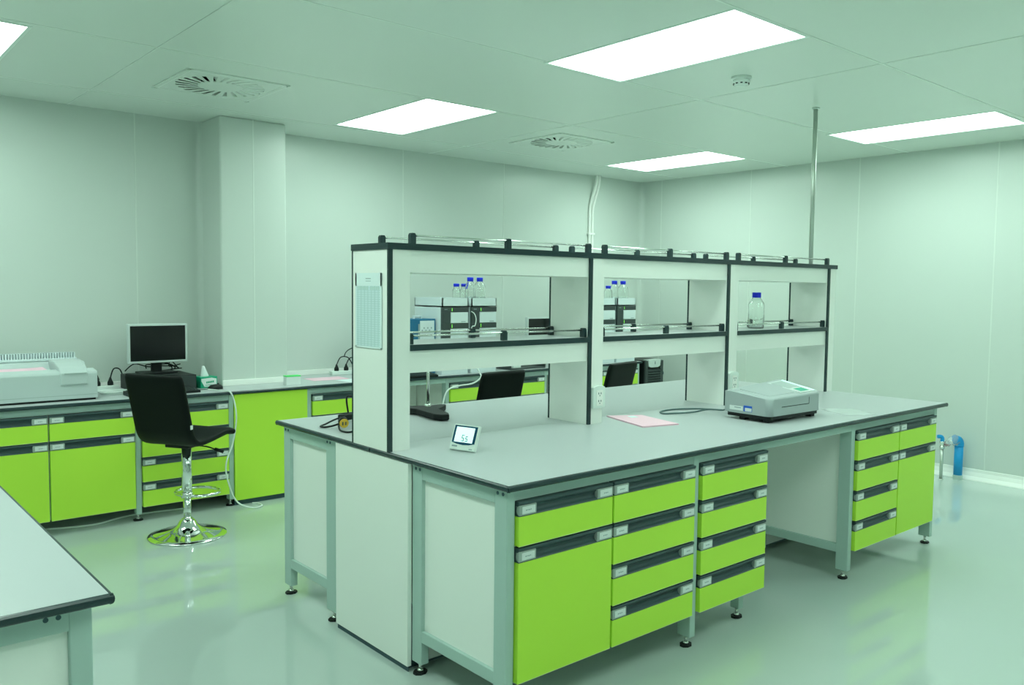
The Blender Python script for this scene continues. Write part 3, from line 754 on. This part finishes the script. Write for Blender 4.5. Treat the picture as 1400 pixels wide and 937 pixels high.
# benchtop analyser, left
t = thing('lab_analyser', 'wide grey-white benchtop analyser with ribbed rear top, left end of wall bench', 'laboratory instrument', (-1.10, 3.53, ZB))
w = 0.755
b = new(); prism(b, [(0.0, 0.012), (0.0, 0.165), (0.008, 0.180), (0.10, 0.190), (0.11, 0.165), (0.26, 0.178), (0.30, 0.215), (0.44, 0.225), (0.45, 0.215), (0.45, 0.012)], 'x', 0, w, bev=0.004); obj('case', b, 'analyser', t)
b = new(); box(b, 0.01, w-0.01, 0.01, 0.44, 0.0, 0.0125); obj('base', b, 'black', t)
b = new(); prism(b, [(-0.004, 0.10), (-0.004, 0.172), (0.03, 0.205), (0.16, 0.232), (0.30, 0.236), (0.30, 0.16), (0.05, 0.10)], 'x', 0.545, 0.70, bev=0.006); obj('hood', b, 'analyser', t)
b = new(); box(b, 0.548, 0.697, -0.006, -0.001, 0.098, 0.101); box(b, 0.57, 0.69, -0.008, -0.003, 0.165, 0.172); obj('hood_seam', b, 'instrdark', t)
b = new(); box(b, 0.005, w-0.005, -0.0012, 0.002, 0.034, 0.038); obj('front_seam', b, 'instrdark', t)
b = new(); box(b, 0.0, w-0.03, 0.36, 0.44, 0.222, 0.238, bev=0.003)
for k in range(46): x = 0.01+k*0.0155; box(b, x, x+0.008, 0.362, 0.435, 0.237, 0.272)
obj('ribbed_grille', b, 'cream', t)
b = new(); box(b, 0.10, 0.20, -0.001, 0.001, 0.10, 0.12); obj('badge', b, 'holder', t)
def loose(name, label, cat, loc, w_, d_, rz, m, bend=0.0, th_=0.0012):
    b = new(); N = 8; rows = []
    for i in range(N+1):
        x = -w_/2+w_*i/N; z = bend*(2*i/N-1)**2
        rows.append([b.verts.new((x, -d_/2, z)), b.verts.new((x, d_/2, z)), b.verts.new((x, d_/2, z+th_)), b.verts.new((x, -d_/2, z+th_))])
    for A, B in zip(rows, rows[1:]):
        for k in range(4): b.faces.new([A[k], A[(k+1) % 4], B[(k+1) % 4], B[k]])
    b.faces.new(rows[0]); b.faces.new(rows[-1][::-1])
    o = obj(name, b, m, None, loc); o.rotation_euler = (0, 0, rz); return tag(o, label, cat)
o = loose('paper_sheet', 'pink paper sheet lying on top of the benchtop analyser', 'paper', (-0.745, 3.715, ZB+0.1845), 0.30, 0.13, 0.0, 'pink', 0.004); o.rotation_euler = (math.atan2(0.013, 0.15), 0, 0.03)
o = loose('paper_sheet', 'white paper sheet beside the pink one on the analyser', 'paper', (-0.99, 3.71, ZB+0.1845), 0.17, 0.13, 0.0, 'paper', 0.004); o.rotation_euler = (math.atan2(0.013, 0.15), 0, -0.03)

# power strip with black plugs
def power_strip(label, loc, rz, n, ln_, cables):
    t = thing('power_strip', label, 'power strip', loc, rz)
    b = new(); box(b, -ln_/2, ln_/2, -0.03, 0.03, 0.0, 0.032, bev=0.004); obj('strip_body', b, 'plastic', t)
    for k in range(n):
        x = -ln_/2+ln_*(k+0.6)/(n+0.2)
        b = new(); lathe(b, [(0.0, 0.032), (0.019, 0.032), (0.019, 0.052), (0.011, 0.068), (0.006, 0.085), (0.0, 0.085)], 12, cx=x, cy=0)
        c = cables[k % len(cables)]
        tube(b, smooth_path([(x, 0, 0.08), (x+c[0]*0.25, c[1]*0.2, 0.08+c[2]), (x+c[0]*0.7, c[1]*0.6, 0.08+c[2]*0.9), (x+c[0], c[1], 0.07)], 6), 0.0045, 8)
        obj('plug', b, 'black', t)
    return t
power_strip('white power strip with black plugs between the analyser and the monitor', (-0.23, 3.98, ZB), 0.05, 3, 0.26, [(0.10, 0.03, 0.05), (-0.09, 0.05, 0.055), (0.10, 0.04, 0.06)])
power_strip('white power strip with black plugs beside the shelving end, wall bench', (1.70, 3.99, ZB), -0.05, 4, 0.36, [(0.16, 0.03, 0.06), (0.15, 0.04, 0.05), (0.15, 0.02, 0.045)])
b = new(); tube(b, smooth_path([(1.66, 4.03, 0.93), (1.675, 4.03, 0.965), (1.71, 4.03, 0.99), (1.76, 4.03, 1.0), (1.86, 4.035, 0.97), (1.95, 4.04, 0.88), (1.97, 4.04, 0.795)], 6), 0.004, 8)
tag(obj('cable', b, 'black'), 'black cable arching above the power strip next to the shelving end', 'cable')
b = new()
for k in range(3): tube(b, [(0.062*(1+0.12*k)*math.cos(a)*1.3, 0.06*(1+0.1*k)*math.sin(a), 0.005+0.007*k) for a in [2*PI*j/30 for j in range(30)]], 0.0035, 8, closed=True)
tag(obj('cable_coil', b, 'cable', None, (-0.19, 3.74, ZB)), 'coil of pale cable on the wall bench in front of the power strip', 'cable')

# desktop computer with monitor
t = thing('desktop_computer', 'black flat desktop computer lying under the near monitor', 'computer', (0.11, 3.66, ZB))
b = new(); box(b, -0.19, 0.205, 0.0, 0.34, 0.006, 0.105, bev=0.004); obj('case', b, 'black', t)
b = new(); box(b, -0.185, 0.2, -0.004, 0.0, 0.012, 0.10, bev=0.001); obj('front_panel', b, 'module', t)
for x in (-0.16, 0.175):
    b = new(); box(b, x-0.015, x+0.015, 0.03, 0.06, 0, 0.0065); obj('foot', b, 'rubber', t)
def monitor(label, loc, rz, w_, h_, z0, stand=True):
    t = thing('monitor', label, 'monitor', loc, rz)
    b = new(); box(b, -w_/2, w_/2, 0.0, 0.035, z0, z0+h_, bev=0.004)
    box(b, -w_/2+0.05, w_/2-0.05, 0.035, 0.06, z0+0.04, z0+h_-0.04, bev=0.008); obj('housing', b, 'alu', t)
    b = new(); box(b, -w_/2+0.015, w_/2-0.015, -0.0015, 0.002, z0+0.016, z0+h_-0.014); obj('screen', b, 'screen', t)
    b = new(); box(b, -0.035, 0.035, 0.04, 0.062, 0.012, z0+h_*0.5, bev=0.003); obj('neck', b, 'black', t)
    b = new(); box(b, -0.12, 0.12, -0.03, 0.12, 0.0, 0.013, bev=0.004); obj('stand_base', b, 'black', t)
    return t
monitor('silver-framed flat monitor with black screen standing on the flat computer', (0.13, 3.86, ZB+0.105), 0.0, 0.395, 0.268, 0.075)
monitor('silver-framed monitor partly hidden behind the second shelf upright', (3.72, 3.82, ZB), 0.05, 0.49, 0.31, 0.135)
b = new()
for s in range(4):
    a0 = s*1.3
    tube(b, smooth_path([(0.05+0.07*s-0.1*math.cos(a0), 3.97+0.006*s, 0.91+0.01*s), (0.02+0.08*s, 3.99+0.005*s, 0.955-0.01*s), (0.12+0.05*s, 3.98+0.006*s, 0.93+0.012*s), (0.22+0.03*s, 3.97, 0.96-0.015*s), (0.27+0.02*s, 3.98, 0.91), (0.20, 3.985, 0.9)], 6), 0.004, 7)
tag(obj('cable_bundle', b, 'black', None, (0, 0.03, 0)), 'tangle of black cables behind the near monitor foot', 'cables')

def keyboard(label, loc, rz):
    t = thing('keyboard', label, 'keyboard', loc, rz)
    b = new(); prism(b, [(-0.07, 0.0), (0.07, 0.0), (0.07, 0.028), (-0.07, 0.014)], 'x', -0.225, 0.225, bev=0.002); obj('case', b, 'black', t)
    b = new()
    for r_ in range(5):
        for k in range(18):
            x = -0.21+k*0.0238; y = -0.061+r_*0.025; z = 0.0142+(y+0.07)/0.14*0.014
            box(b, x, x+0.019, y, y+0.019, z, z+0.006)
    obj('keys', b, 'module', t)
    return t
keyboard('black keyboard half hidden behind the near stool on the wall bench', (0.06, 3.575, ZB), 0.0)
keyboard('black keyboard on the wall bench seen under the first lower shelf', (1.945, 3.487, ZB), 0.0)
t = thing('computer_mouse', 'black computer mouse on the wall bench in front of the tissue box', 'mouse', (0.425, 3.61, ZB), math.radians(20))
b = new(); rg = []
for i in range(9):
    a = -PI/2+PI*i/8; x = 0.055*math.sin(a); rr_ = math.cos(a)**0.5 if abs(math.cos(a)) > 1e-6 else 0.02
    rg.append([b.verts.new((x, 0.031*rr_*math.cos(PI*k/8), 0.036*max(rr_, 0.05)*math.sin(PI*k/8)**0.7)) for k in range(9)])
for A, B in zip(rg, rg[1:]):
    for k in range(8): f = b.faces.new([A[k], A[k+1], B[k+1], B[k]]); f.smooth = True
    b.faces.new([A[0], B[0], B[8], A[8]])
obj('body', b, 'black', t)
b = new(); cyl(b, 0.024, 0.036, -0.004, 0.004, 0.006, 10, axis='y'); obj('scroll_wheel', b, 'rubber', t)
b = new(); tube(b, smooth_path([(-0.05, 0, 0.01), (-0.09, 0.03, 0.005), (-0.12, 0.09, 0.004), (-0.14, 0.15, 0.004)], 5), 0.002, 6); obj('lead', b, 'black', t)

# tissue box
t = thing('tissue_box', 'green and white tissue box with a tissue sticking out, beside the column', 'tissue box', (0.415, 3.77, ZB), math.radians(8))
b = new(); box(b, -0.062, 0.062, -0.055, 0.055, 0.0, 0.078, bev=0.002); obj('carton', b, 'green', t)
b = new()
prism(b, [(-0.035, 0.010), (0.055, 0.010), (0.055, 0.062), (0.02, 0.070), (-0.058, 0.066), (-0.058, 0.05)], 'y', -0.0562, -0.0552); obj('white_print', b, 'card', t)
b = new()
for k in range(5): box(b, -0.022+k*0.012, -0.013+k*0.012, -0.0568, -0.0562, 0.032+0.001*k, 0.046+0.001*k)
box(b, -0.03, 0.02, -0.0568, -0.0562, 0.018, 0.022); obj('printed_mark', b, 'green', t)
b = new(); rg = []
for i in range(7):
    u = i/6; rg.append([b.verts.new(((0.03*(1-u*0.75))*math.cos(2*PI*k/12)*(1+0.25*math.sin(3*2*PI*k/12)) - 0.012*u, (0.012*(1-u*0.7))*math.sin(2*PI*k/12), 0.076+0.075*u)) for k in range(12)])
for A, B in zip(rg, rg[1:]):
    for k in range(12): f = b.faces.new([A[k], A[(k+1) % 12], B[(k+1) % 12], B[k]]); f.smooth = True
b.faces.new(rg[-1]); obj('tissue', b, 'tissue', t)

# small white carton with green top
t = thing('carton', 'small white carton with a bright green top on the wall bench by the column', 'carton', (0.965, 3.55, ZB), math.radians(-4))
b = new(); box(b, -0.055, 0.055, -0.03, 0.03, 0.0, 0.062, bev=0.002); obj('box', b, 'card', t)
b = new(); box(b, -0.055, 0.055, -0.0305, 0.0305, 0.0622, 0.070, bev=0.001); obj('lid', b, 'greenlid', t)
o = loose('paper_sheet', 'pink paper lying on the wall bench right of the small carton', 'paper', (1.36, 3.77, ZB+0.0005), 0.30, 0.20, -0.05, 'pink')
o = loose('paper_sheet', 'white paper lying on the wall bench beside the shelving end', 'paper', (1.52, 3.56, ZB+0.0005), 0.30, 0.18, 0.15, 'paper')

# white cable over the bench edge, down to the floor
b = new(); tube(b, smooth_path([(0.36, 3.62, ZB+0.004), (0.42, 3.46, ZB+0.004), (0.45, 3.412, ZB-0.002), (0.475, 3.402, ZB-0.08), (0.485, 3.402, 0.60), (0.46, 3.40, 0.45), (0.405, 3.39, 0.30), (0.42, 3.37, 0.16), (0.46, 3.33, 0.05), (0.54, 3.28, 0.012), (0.62, 3.31, 0.006), (0.63, 3.38, 0.006), (0.60, 3.42, 0.006)], 7), 0.0055, 8)
tag(obj('cable', b, 'cable'), 'white cable hanging from the wall bench beside the near stool, ending on the floor', 'cable')
b = new(); tube(b, smooth_path([(-0.70, 3.62, 0.006), (-0.4, 3.52, 0.006), (-0.15, 3.60, 0.006), (0.2, 3.56, 0.006)], 6), 0.006, 8)
tag(obj('cable', b, 'cable'), 'pale cable lying on the floor under the wall bench cabinets', 'cable')

# chromatograph stacks
def module_stack(label, loc, side):
    t = thing('chromatograph', label, 'laboratory instrument', loc, 0)
    w_ = 0.268; d_ = 0.40
    def fr(nm, z0, z1, m, y0=0.0): b = new(); box(b, 0, w_, y0, d_, z0, z1, bev=0.004); return obj(nm, b, m, t)
    fr('lower_module', 0.0, 0.10, 'cream'); fr('pump_module', 0.102, 0.315, 'cream', 0.012); fr('detector_module', 0.317, 0.555, 'cream', 0.012)
    b = new()
    box(b, -0.002, w_+0.002, -0.002, 0.02, 0.515, 0.556, bev=0.002); box(b, -0.002, w_+0.002, -0.002, 0.02, 0.379, 0.421, bev=0.002); box(b, -0.002, w_+0.002, -0.002, 0.02, 0.23, 0.262, bev=0.002)
    box(b, -0.002, 0.082, -0.002, 0.018, 0.421, 0.515); box(b, -0.002, 0.082, -0.002, 0.018, 0.262, 0.379)
    box(b, -0.002, 0.082, -0.002, 0.018, 0.10, 0.23)
    obj('dark_fascia', b, 'module', t)
    b = new(); box(b, 0.095, 0.100, -0.004, -0.002, 0.523, 0.548); box(b, 0.095, 0.100, -0.004, -0.002, 0.385, 0.415); obj('status_light', b, 'led', t)
    b = new(); box(b, 0.085, w_-0.006, -0.006, 0.012, 0.424, 0.512, bev=0.003); box(b, 0.085, w_-0.006, -0.006, 0.012, 0.264, 0.376, bev=0.003); obj('door', b, 'cream', t)
    b = new(); box(b, 0.19, 0.235, -0.0068, -0.006, 0.432, 0.438); box(b, 0.02, 0.05, -0.003, -0.002, 0.535, 0.54); obj('printed_mark', b, 'ink', t)
    # solvent tray
    b = new(); box(b, 0, w_, 0, d_, 0.558, 0.566); box(b, 0, w_, 0, 0.008, 0.558, 0.632); box(b, 0, w_, d_-0.008, d_, 0.558, 0.632); box(b, 0, 0.008, 0, d_, 0.558, 0.632); box(b, w_-0.008, w_, 0, d_, 0.558, 0.632)
    obj('solvent_tray', b, 'cream', t)
    return t
stk = [(2.258, 3.49), (2.562, 3.49)]
module_stack('chromatograph stack nearer the blue box, first bay, cream with charcoal front', (*stk[0], ZB), 1)
module_stack('chromatograph stack right of its twin, first bay, cream with charcoal front', (*stk[1], ZB), 1)
module_stack('chromatograph stack beside the second upright, second bay, partly hidden', (4.068, 3.49, ZB), 1)
module_stack('chromatograph stack at the right of the second bay, cream with charcoal front', (4.370, 3.49, ZB), 1)
def small_bottle(label, x, y, r, h, z=ZB+0.566):
    t = thing('glass_bottle', label, 'bottle', (x, y, z), 0, 'blue-capped bottles on the chromatographs'); bottle_parts(t, r, h, 0.026 if h < 0.2 else 0.0275)
small_bottle('small blue-capped bottle, leftmost on the chromatographs of the first bay', 2.633, 3.80, 0.034, 0.186)
small_bottle('small blue-capped bottle, second from left on the chromatographs of the first bay', 2.716, 3.80, 0.034, 0.186)
small_bottle('tall blue-capped bottle in front of the small ones, first bay', 2.630, 3.60, 0.044, 0.240)
small_bottle('tall blue-capped bottle, rightmost on the chromatographs of the first bay', 2.757, 3.63, 0.049, 0.240)
small_bottle('blue-capped bottle half hidden by the second upright, second bay', 4.285, 3.54, 0.040, 0.185)
small_bottle('tall blue-capped bottle left of its twin, second bay', 4.440, 3.60, 0.046, 0.235)
small_bottle('tall blue-capped bottle at the right, second bay', 4.567, 3.60, 0.050, 0.235)
# blue box in front of the stacks
t = thing('test_unit', 'blue instrument box with a pale control panel left of the chromatographs', 'laboratory instrument', (1.975, 3.565, ZB))
b = new(); box(b, -0.04, 0.27, 0, 0.22, 0.01, 0.46, bev=0.004); obj('case', b, 'bluebox', t)
b = new(); box(b, 0.115, 0.255, -0.004, 0.001, 0.06, 0.445, bev=0.001); obj('control_panel', b, 'cream', t)
b = new(); box(b, 0.098, 0.113, -0.003, 0.001, 0.10, 0.42)
for k in range(6): box(b, 0.13+0.018*k, 0.14+0.018*k, -0.006, -0.004, 0.36+0.02*(k % 2), 0.372+0.02*(k % 2))
obj('controls', b, 'ink', t)
for x in (-0.02, 0.23):
    b = new(); box(b, x, x+0.02, 0.02, 0.2, 0.0, 0.0105); obj('foot', b, 'rubber', t)
b = new(); box(b, 0.11, 0.19, 0.08, 0.1, 0.475, 0.485, bev=0.002); box(b, 0.11, 0.12, 0.08, 0.1, 0.459, 0.476); box(b, 0.18, 0.19, 0.08, 0.1, 0.459, 0.476); obj('carry_handle', b, 'cream', t)
b = new(); tube(b, smooth_path([(2.10, 3.82, 0.80), (2.10, 3.82, 1.18), (2.11, 3.83, 1.27), (2.13, 3.84, 1.32), (2.16, 3.85, 1.29), (2.19, 3.86, 1.1), (2.19, 3.87, 0.80)], 6), 0.005, 8)
tag(obj('cable', b, 'black'), 'black cable curving up behind the blue instrument box', 'cable')
b = new(); tube(b, smooth_path([(2.545, 3.475, 1.31), (2.575, 3.470, 1.29), (2.59, 3.465, 1.245), (2.58, 3.468, 1.19), (2.55, 3.475, 1.17), (2.545, 3.475, 1.0), (2.545, 3.475, 0.796)], 6), 0.004, 8)
tag(obj('tubing', b, 'cable'), 'thin white tubing looping down between the two chromatograph stacks, first bay', 'tubing')
# white hose hanging at the bench edge
b = new(); tube(b, smooth_path([(2.60, 3.455, ZB+0.04), (2.60, 3.43, ZB+0.01), (2.59, 3.395, ZB-0.03), (2.50, 3.39, ZB-0.075), (2.36, 3.388, ZB-0.085), (2.25, 3.388, ZB-0.11), (2.20, 3.388, ZB-0.2), (2.18, 3.388, 0.40), (2.18, 3.38, 0.10), (2.2, 3.36, 0.006)], 7), 0.0065, 8)
tag(obj('hose', b, 'cable'), 'white hose hanging in front of the wall bench edge, first bay', 'hose')

# things between the middle stool and second upright
t = thing('document_tray', 'dark flat tray on the wall bench behind the middle stool', 'tray', (3.19, 3.56, ZB))
b = new(); box(b, -0.20, 0.22, -0.08, 0.12, 0.0, 0.012, bev=0.003); box(b, -0.20, -0.19, -0.08, 0.12, 0.012, 0.035); box(b, 0.21, 0.22, -0.08, 0.12, 0.012, 0.035); box(b, -0.19, 0.21, 0.11, 0.12, 0.012, 0.035); obj('tray', b, 'module', t)
b = new(); box(b, -0.15, -0.06, -0.06, 0.05, 0.0125, 0.035, bev=0.003); obj('small_box', b, 'plastic', t)

# black floor-standing machine right of the wall bench
t = thing('air_dryer', 'black floor-standing machine with louvred front and grey top, right of the wall bench', 'machine', (4.86, 3.42, 0.0))
b = new(); box(b, -0.14, 0.14, 0.012, 0.40, 0.03, 0.795, bev=0.012); obj('case', b, 'black', t)
b = new()
for k in range(26): prism(b, [(0.012, 0.06+k*0.025), (-0.004, 0.056+k*0.025), (-0.004, 0.064+k*0.025), (0.012, 0.078+k*0.025)], 'x', -0.10, 0.095)
box(b, -0.138, -0.10, -0.004, 0.014, 0.05, 0.79, bev=0.003); box(b, 0.095, 0.138, -0.004, 0.014, 0.05, 0.79, bev=0.003); obj('louvred_front', b, 'module', t)
b = new(); prism(b, [(-0.098, 0.80), (0.093, 0.80), (0.085, 0.735), (0.05, 0.722), (-0.05, 0.722), (-0.09, 0.735)], 'y', -0.008, 0.06, bev=0.002); obj('control_panel', b, 'alu', t)
b = new(); box(b, 0.0, 0.008, -0.0095, -0.0078, 0.752, 0.782); obj('switch', b, 'inkdark', t)
for x in (-0.11, 0.11):
    for y in (0.06, 0.34):
        b = new(); cyl(b, y, 0.02, x-0.012, x+0.012, 0.02, 14, axis='x'); b2 = b; box(b2, x-0.014, x+0.014, y-0.012, y+0.012, 0.018, 0.034); obj('castor', b2, 'rubber', t)
t = thing('keyboard', 'thin dark keyboard on the wall bench behind the far stool', 'keyboard', (3.85, 3.56, ZB), 0.0)
b = new(); prism(b, [(-0.07, 0.0), (0.07, 0.0), (0.07, 0.026), (-0.07, 0.012)], 'x', -0.2, 0.2); obj('case', b, 'black', t)
b = new()
for r_ in range(5):
    for k in range(16): x = -0.19+k*0.0238; y = -0.055+r_*0.023; z = 0.012+(y+0.07)/0.14*0.014; box(b, x, x+0.019, y, y+0.018, z, z+0.005)
obj('keys', b, 'module', t)
t = thing('wall_grommet', 'white cable coming out of a dark grommet low on the right wall', 'cable outlet', (X1, 3.80, 0.60))
b = new(); lathe(b, [(0, 0), (0.028, 0), (0.028, 0.008), (0.018, 0.012), (0, 0.012)], 16); b.transform(Matrix.Rotation(-PI/2, 4, 'Y')); obj('grommet', b, 'inkdark', t)
b = new(); tube(b, smooth_path([(-0.01, 0, 0), (-0.04, 0.015, -0.01), (-0.075, 0.03, -0.08), (-0.09, 0.05, -0.25), (-0.09, 0.06, -0.585)], 6), 0.013, 10); obj('lead', b, 'cable', t)

# ------------------------------------------------------------------ floor pipes by the right wall
t = thing('water_pipe', 'thin grey floor pipe with blue elbow and red valve handle near right wall', 'pipe', (5.245, 0.745, 0))
b = new(); lathe(b, [(0.022, 0), (0.022, 0.004), (0.014, 0.006)], 18, cap=False); cyl(b, 0, 0, 0, 0.25, 0.0125, 16); obj('riser', b, 'pole', t)
b = new(); lathe(b, [(0.0, 0.25), (0.019, 0.25), (0.019, 0.27), (0.015, 0.274), (0.015, 0.295), (0.02, 0.297), (0.02, 0.31), (0.0, 0.31)], 16); obj('valve_body', b, 'rod', t)
b = new(); tube(b, smooth_path([(0, 0, 0.31), (0, 0, 0.335), (-0.010, 0.008, 0.348), (-0.03, 0.022, 0.349)], 5), 0.0155, 14); obj('elbow', b, 'bluepipe', t)
b = new(); box(b, 0.012, 0.045, -0.04, 0.0, 0.278, 0.29, bev=0.002); obj('valve_handle', b, 'red', t)
t = thing('drain_pipe', 'thick blue floor pipe with a clear plastic wrapped top near right wall', 'pipe', (5.36, 0.66, 0))
b = new(); cyl(b, 0, 0, 0.035, 0.27, 0.033, 24); tube(b, smooth_path([(0, 0, 0.27), (0, 0, 0.295), (-0.012, 0.006, 0.318), (-0.035, 0.018, 0.325)], 5), 0.036, 20); obj('pipe', b, 'bluepipe', t)
b = new(); lathe(b, [(0.037, 0), (0.036, 0.03), (0.0335, 0.036)], 24, cap=False); obj('floor_collar', b, 'steel', t)
b = new(); rg = []
for i in range(9):
    u = i/8; rr_ = (0.04, 0.043, 0.034, 0.026, 0.018, 0.015, 0.022, 0.026, 0.012)[i]
    rg.append([b.verts.new((-0.037-0.075*u, 0.019+0.04*u+rr_*math.cos(2*PI*k/14)*(1+0.2*math.sin(5*k+i)), 0.325-0.035*u+rr_*math.sin(2*PI*k/14)*(1+0.2*math.cos(4*k+2*i)))) for k in range(14)])
for A, B in zip(rg, rg[1:]):
    for k in range(14): f = b.faces.new([A[k], A[(k+1) % 14], B[(k+1) % 14], B[k]])
b.faces.new(rg[-1]); obj('plastic_wrap', b, 'film', t)

# ------------------------------------------------------------------ camera, world, view
cam = bpy.data.cameras.new('camera'); co = bpy.data.objects.new('camera', cam); COL.objects.link(co); SC.camera = co
YAW, PITCH, ROLL, F = math.radians(-40.7086), math.radians(-3.6926), math.radians(0.6187), 1149.84
fw = Vector((-math.sin(YAW)*math.cos(PITCH), math.cos(YAW)*math.cos(PITCH), math.sin(PITCH)))
rt = Vector((math.cos(YAW), math.sin(YAW), 0)); up = rt.cross(fw)
r2 = rt*math.cos(ROLL)+up*math.sin(ROLL); u2 = -rt*math.sin(ROLL)+up*math.cos(ROLL)
mx = Matrix((r2, u2, -fw)).transposed().to_4x4(); mx.translation = Vector((-1.7844, -2.0842, 1.5067)); co.matrix_world = mx
cam.sensor_fit = 'HORIZONTAL'; cam.sensor_width = 36.0; cam.lens = F*36.0/1400.0; cam.clip_start = 0.05; cam.clip_end = 60

w = bpy.data.worlds.new('world'); SC.world = w; w.use_nodes = True
w.node_tree.nodes['Background'].inputs[0].default_value = (0.02, 0.03, 0.025, 1); w.node_tree.nodes['Background'].inputs[1].default_value = 1.0
vs = SC.view_settings; SC.display_settings.display_device = 'sRGB'
vs.view_transform = 'Standard'; vs.look = 'None'; vs.exposure = 0.0; vs.gamma = 1.0; vs.use_curve_mapping = False
SC.cycles.max_bounces = 12; SC.cycles.diffuse_bounces = 8; SC.cycles.glossy_bounces = 6; SC.cycles.transmission_bounces = 10
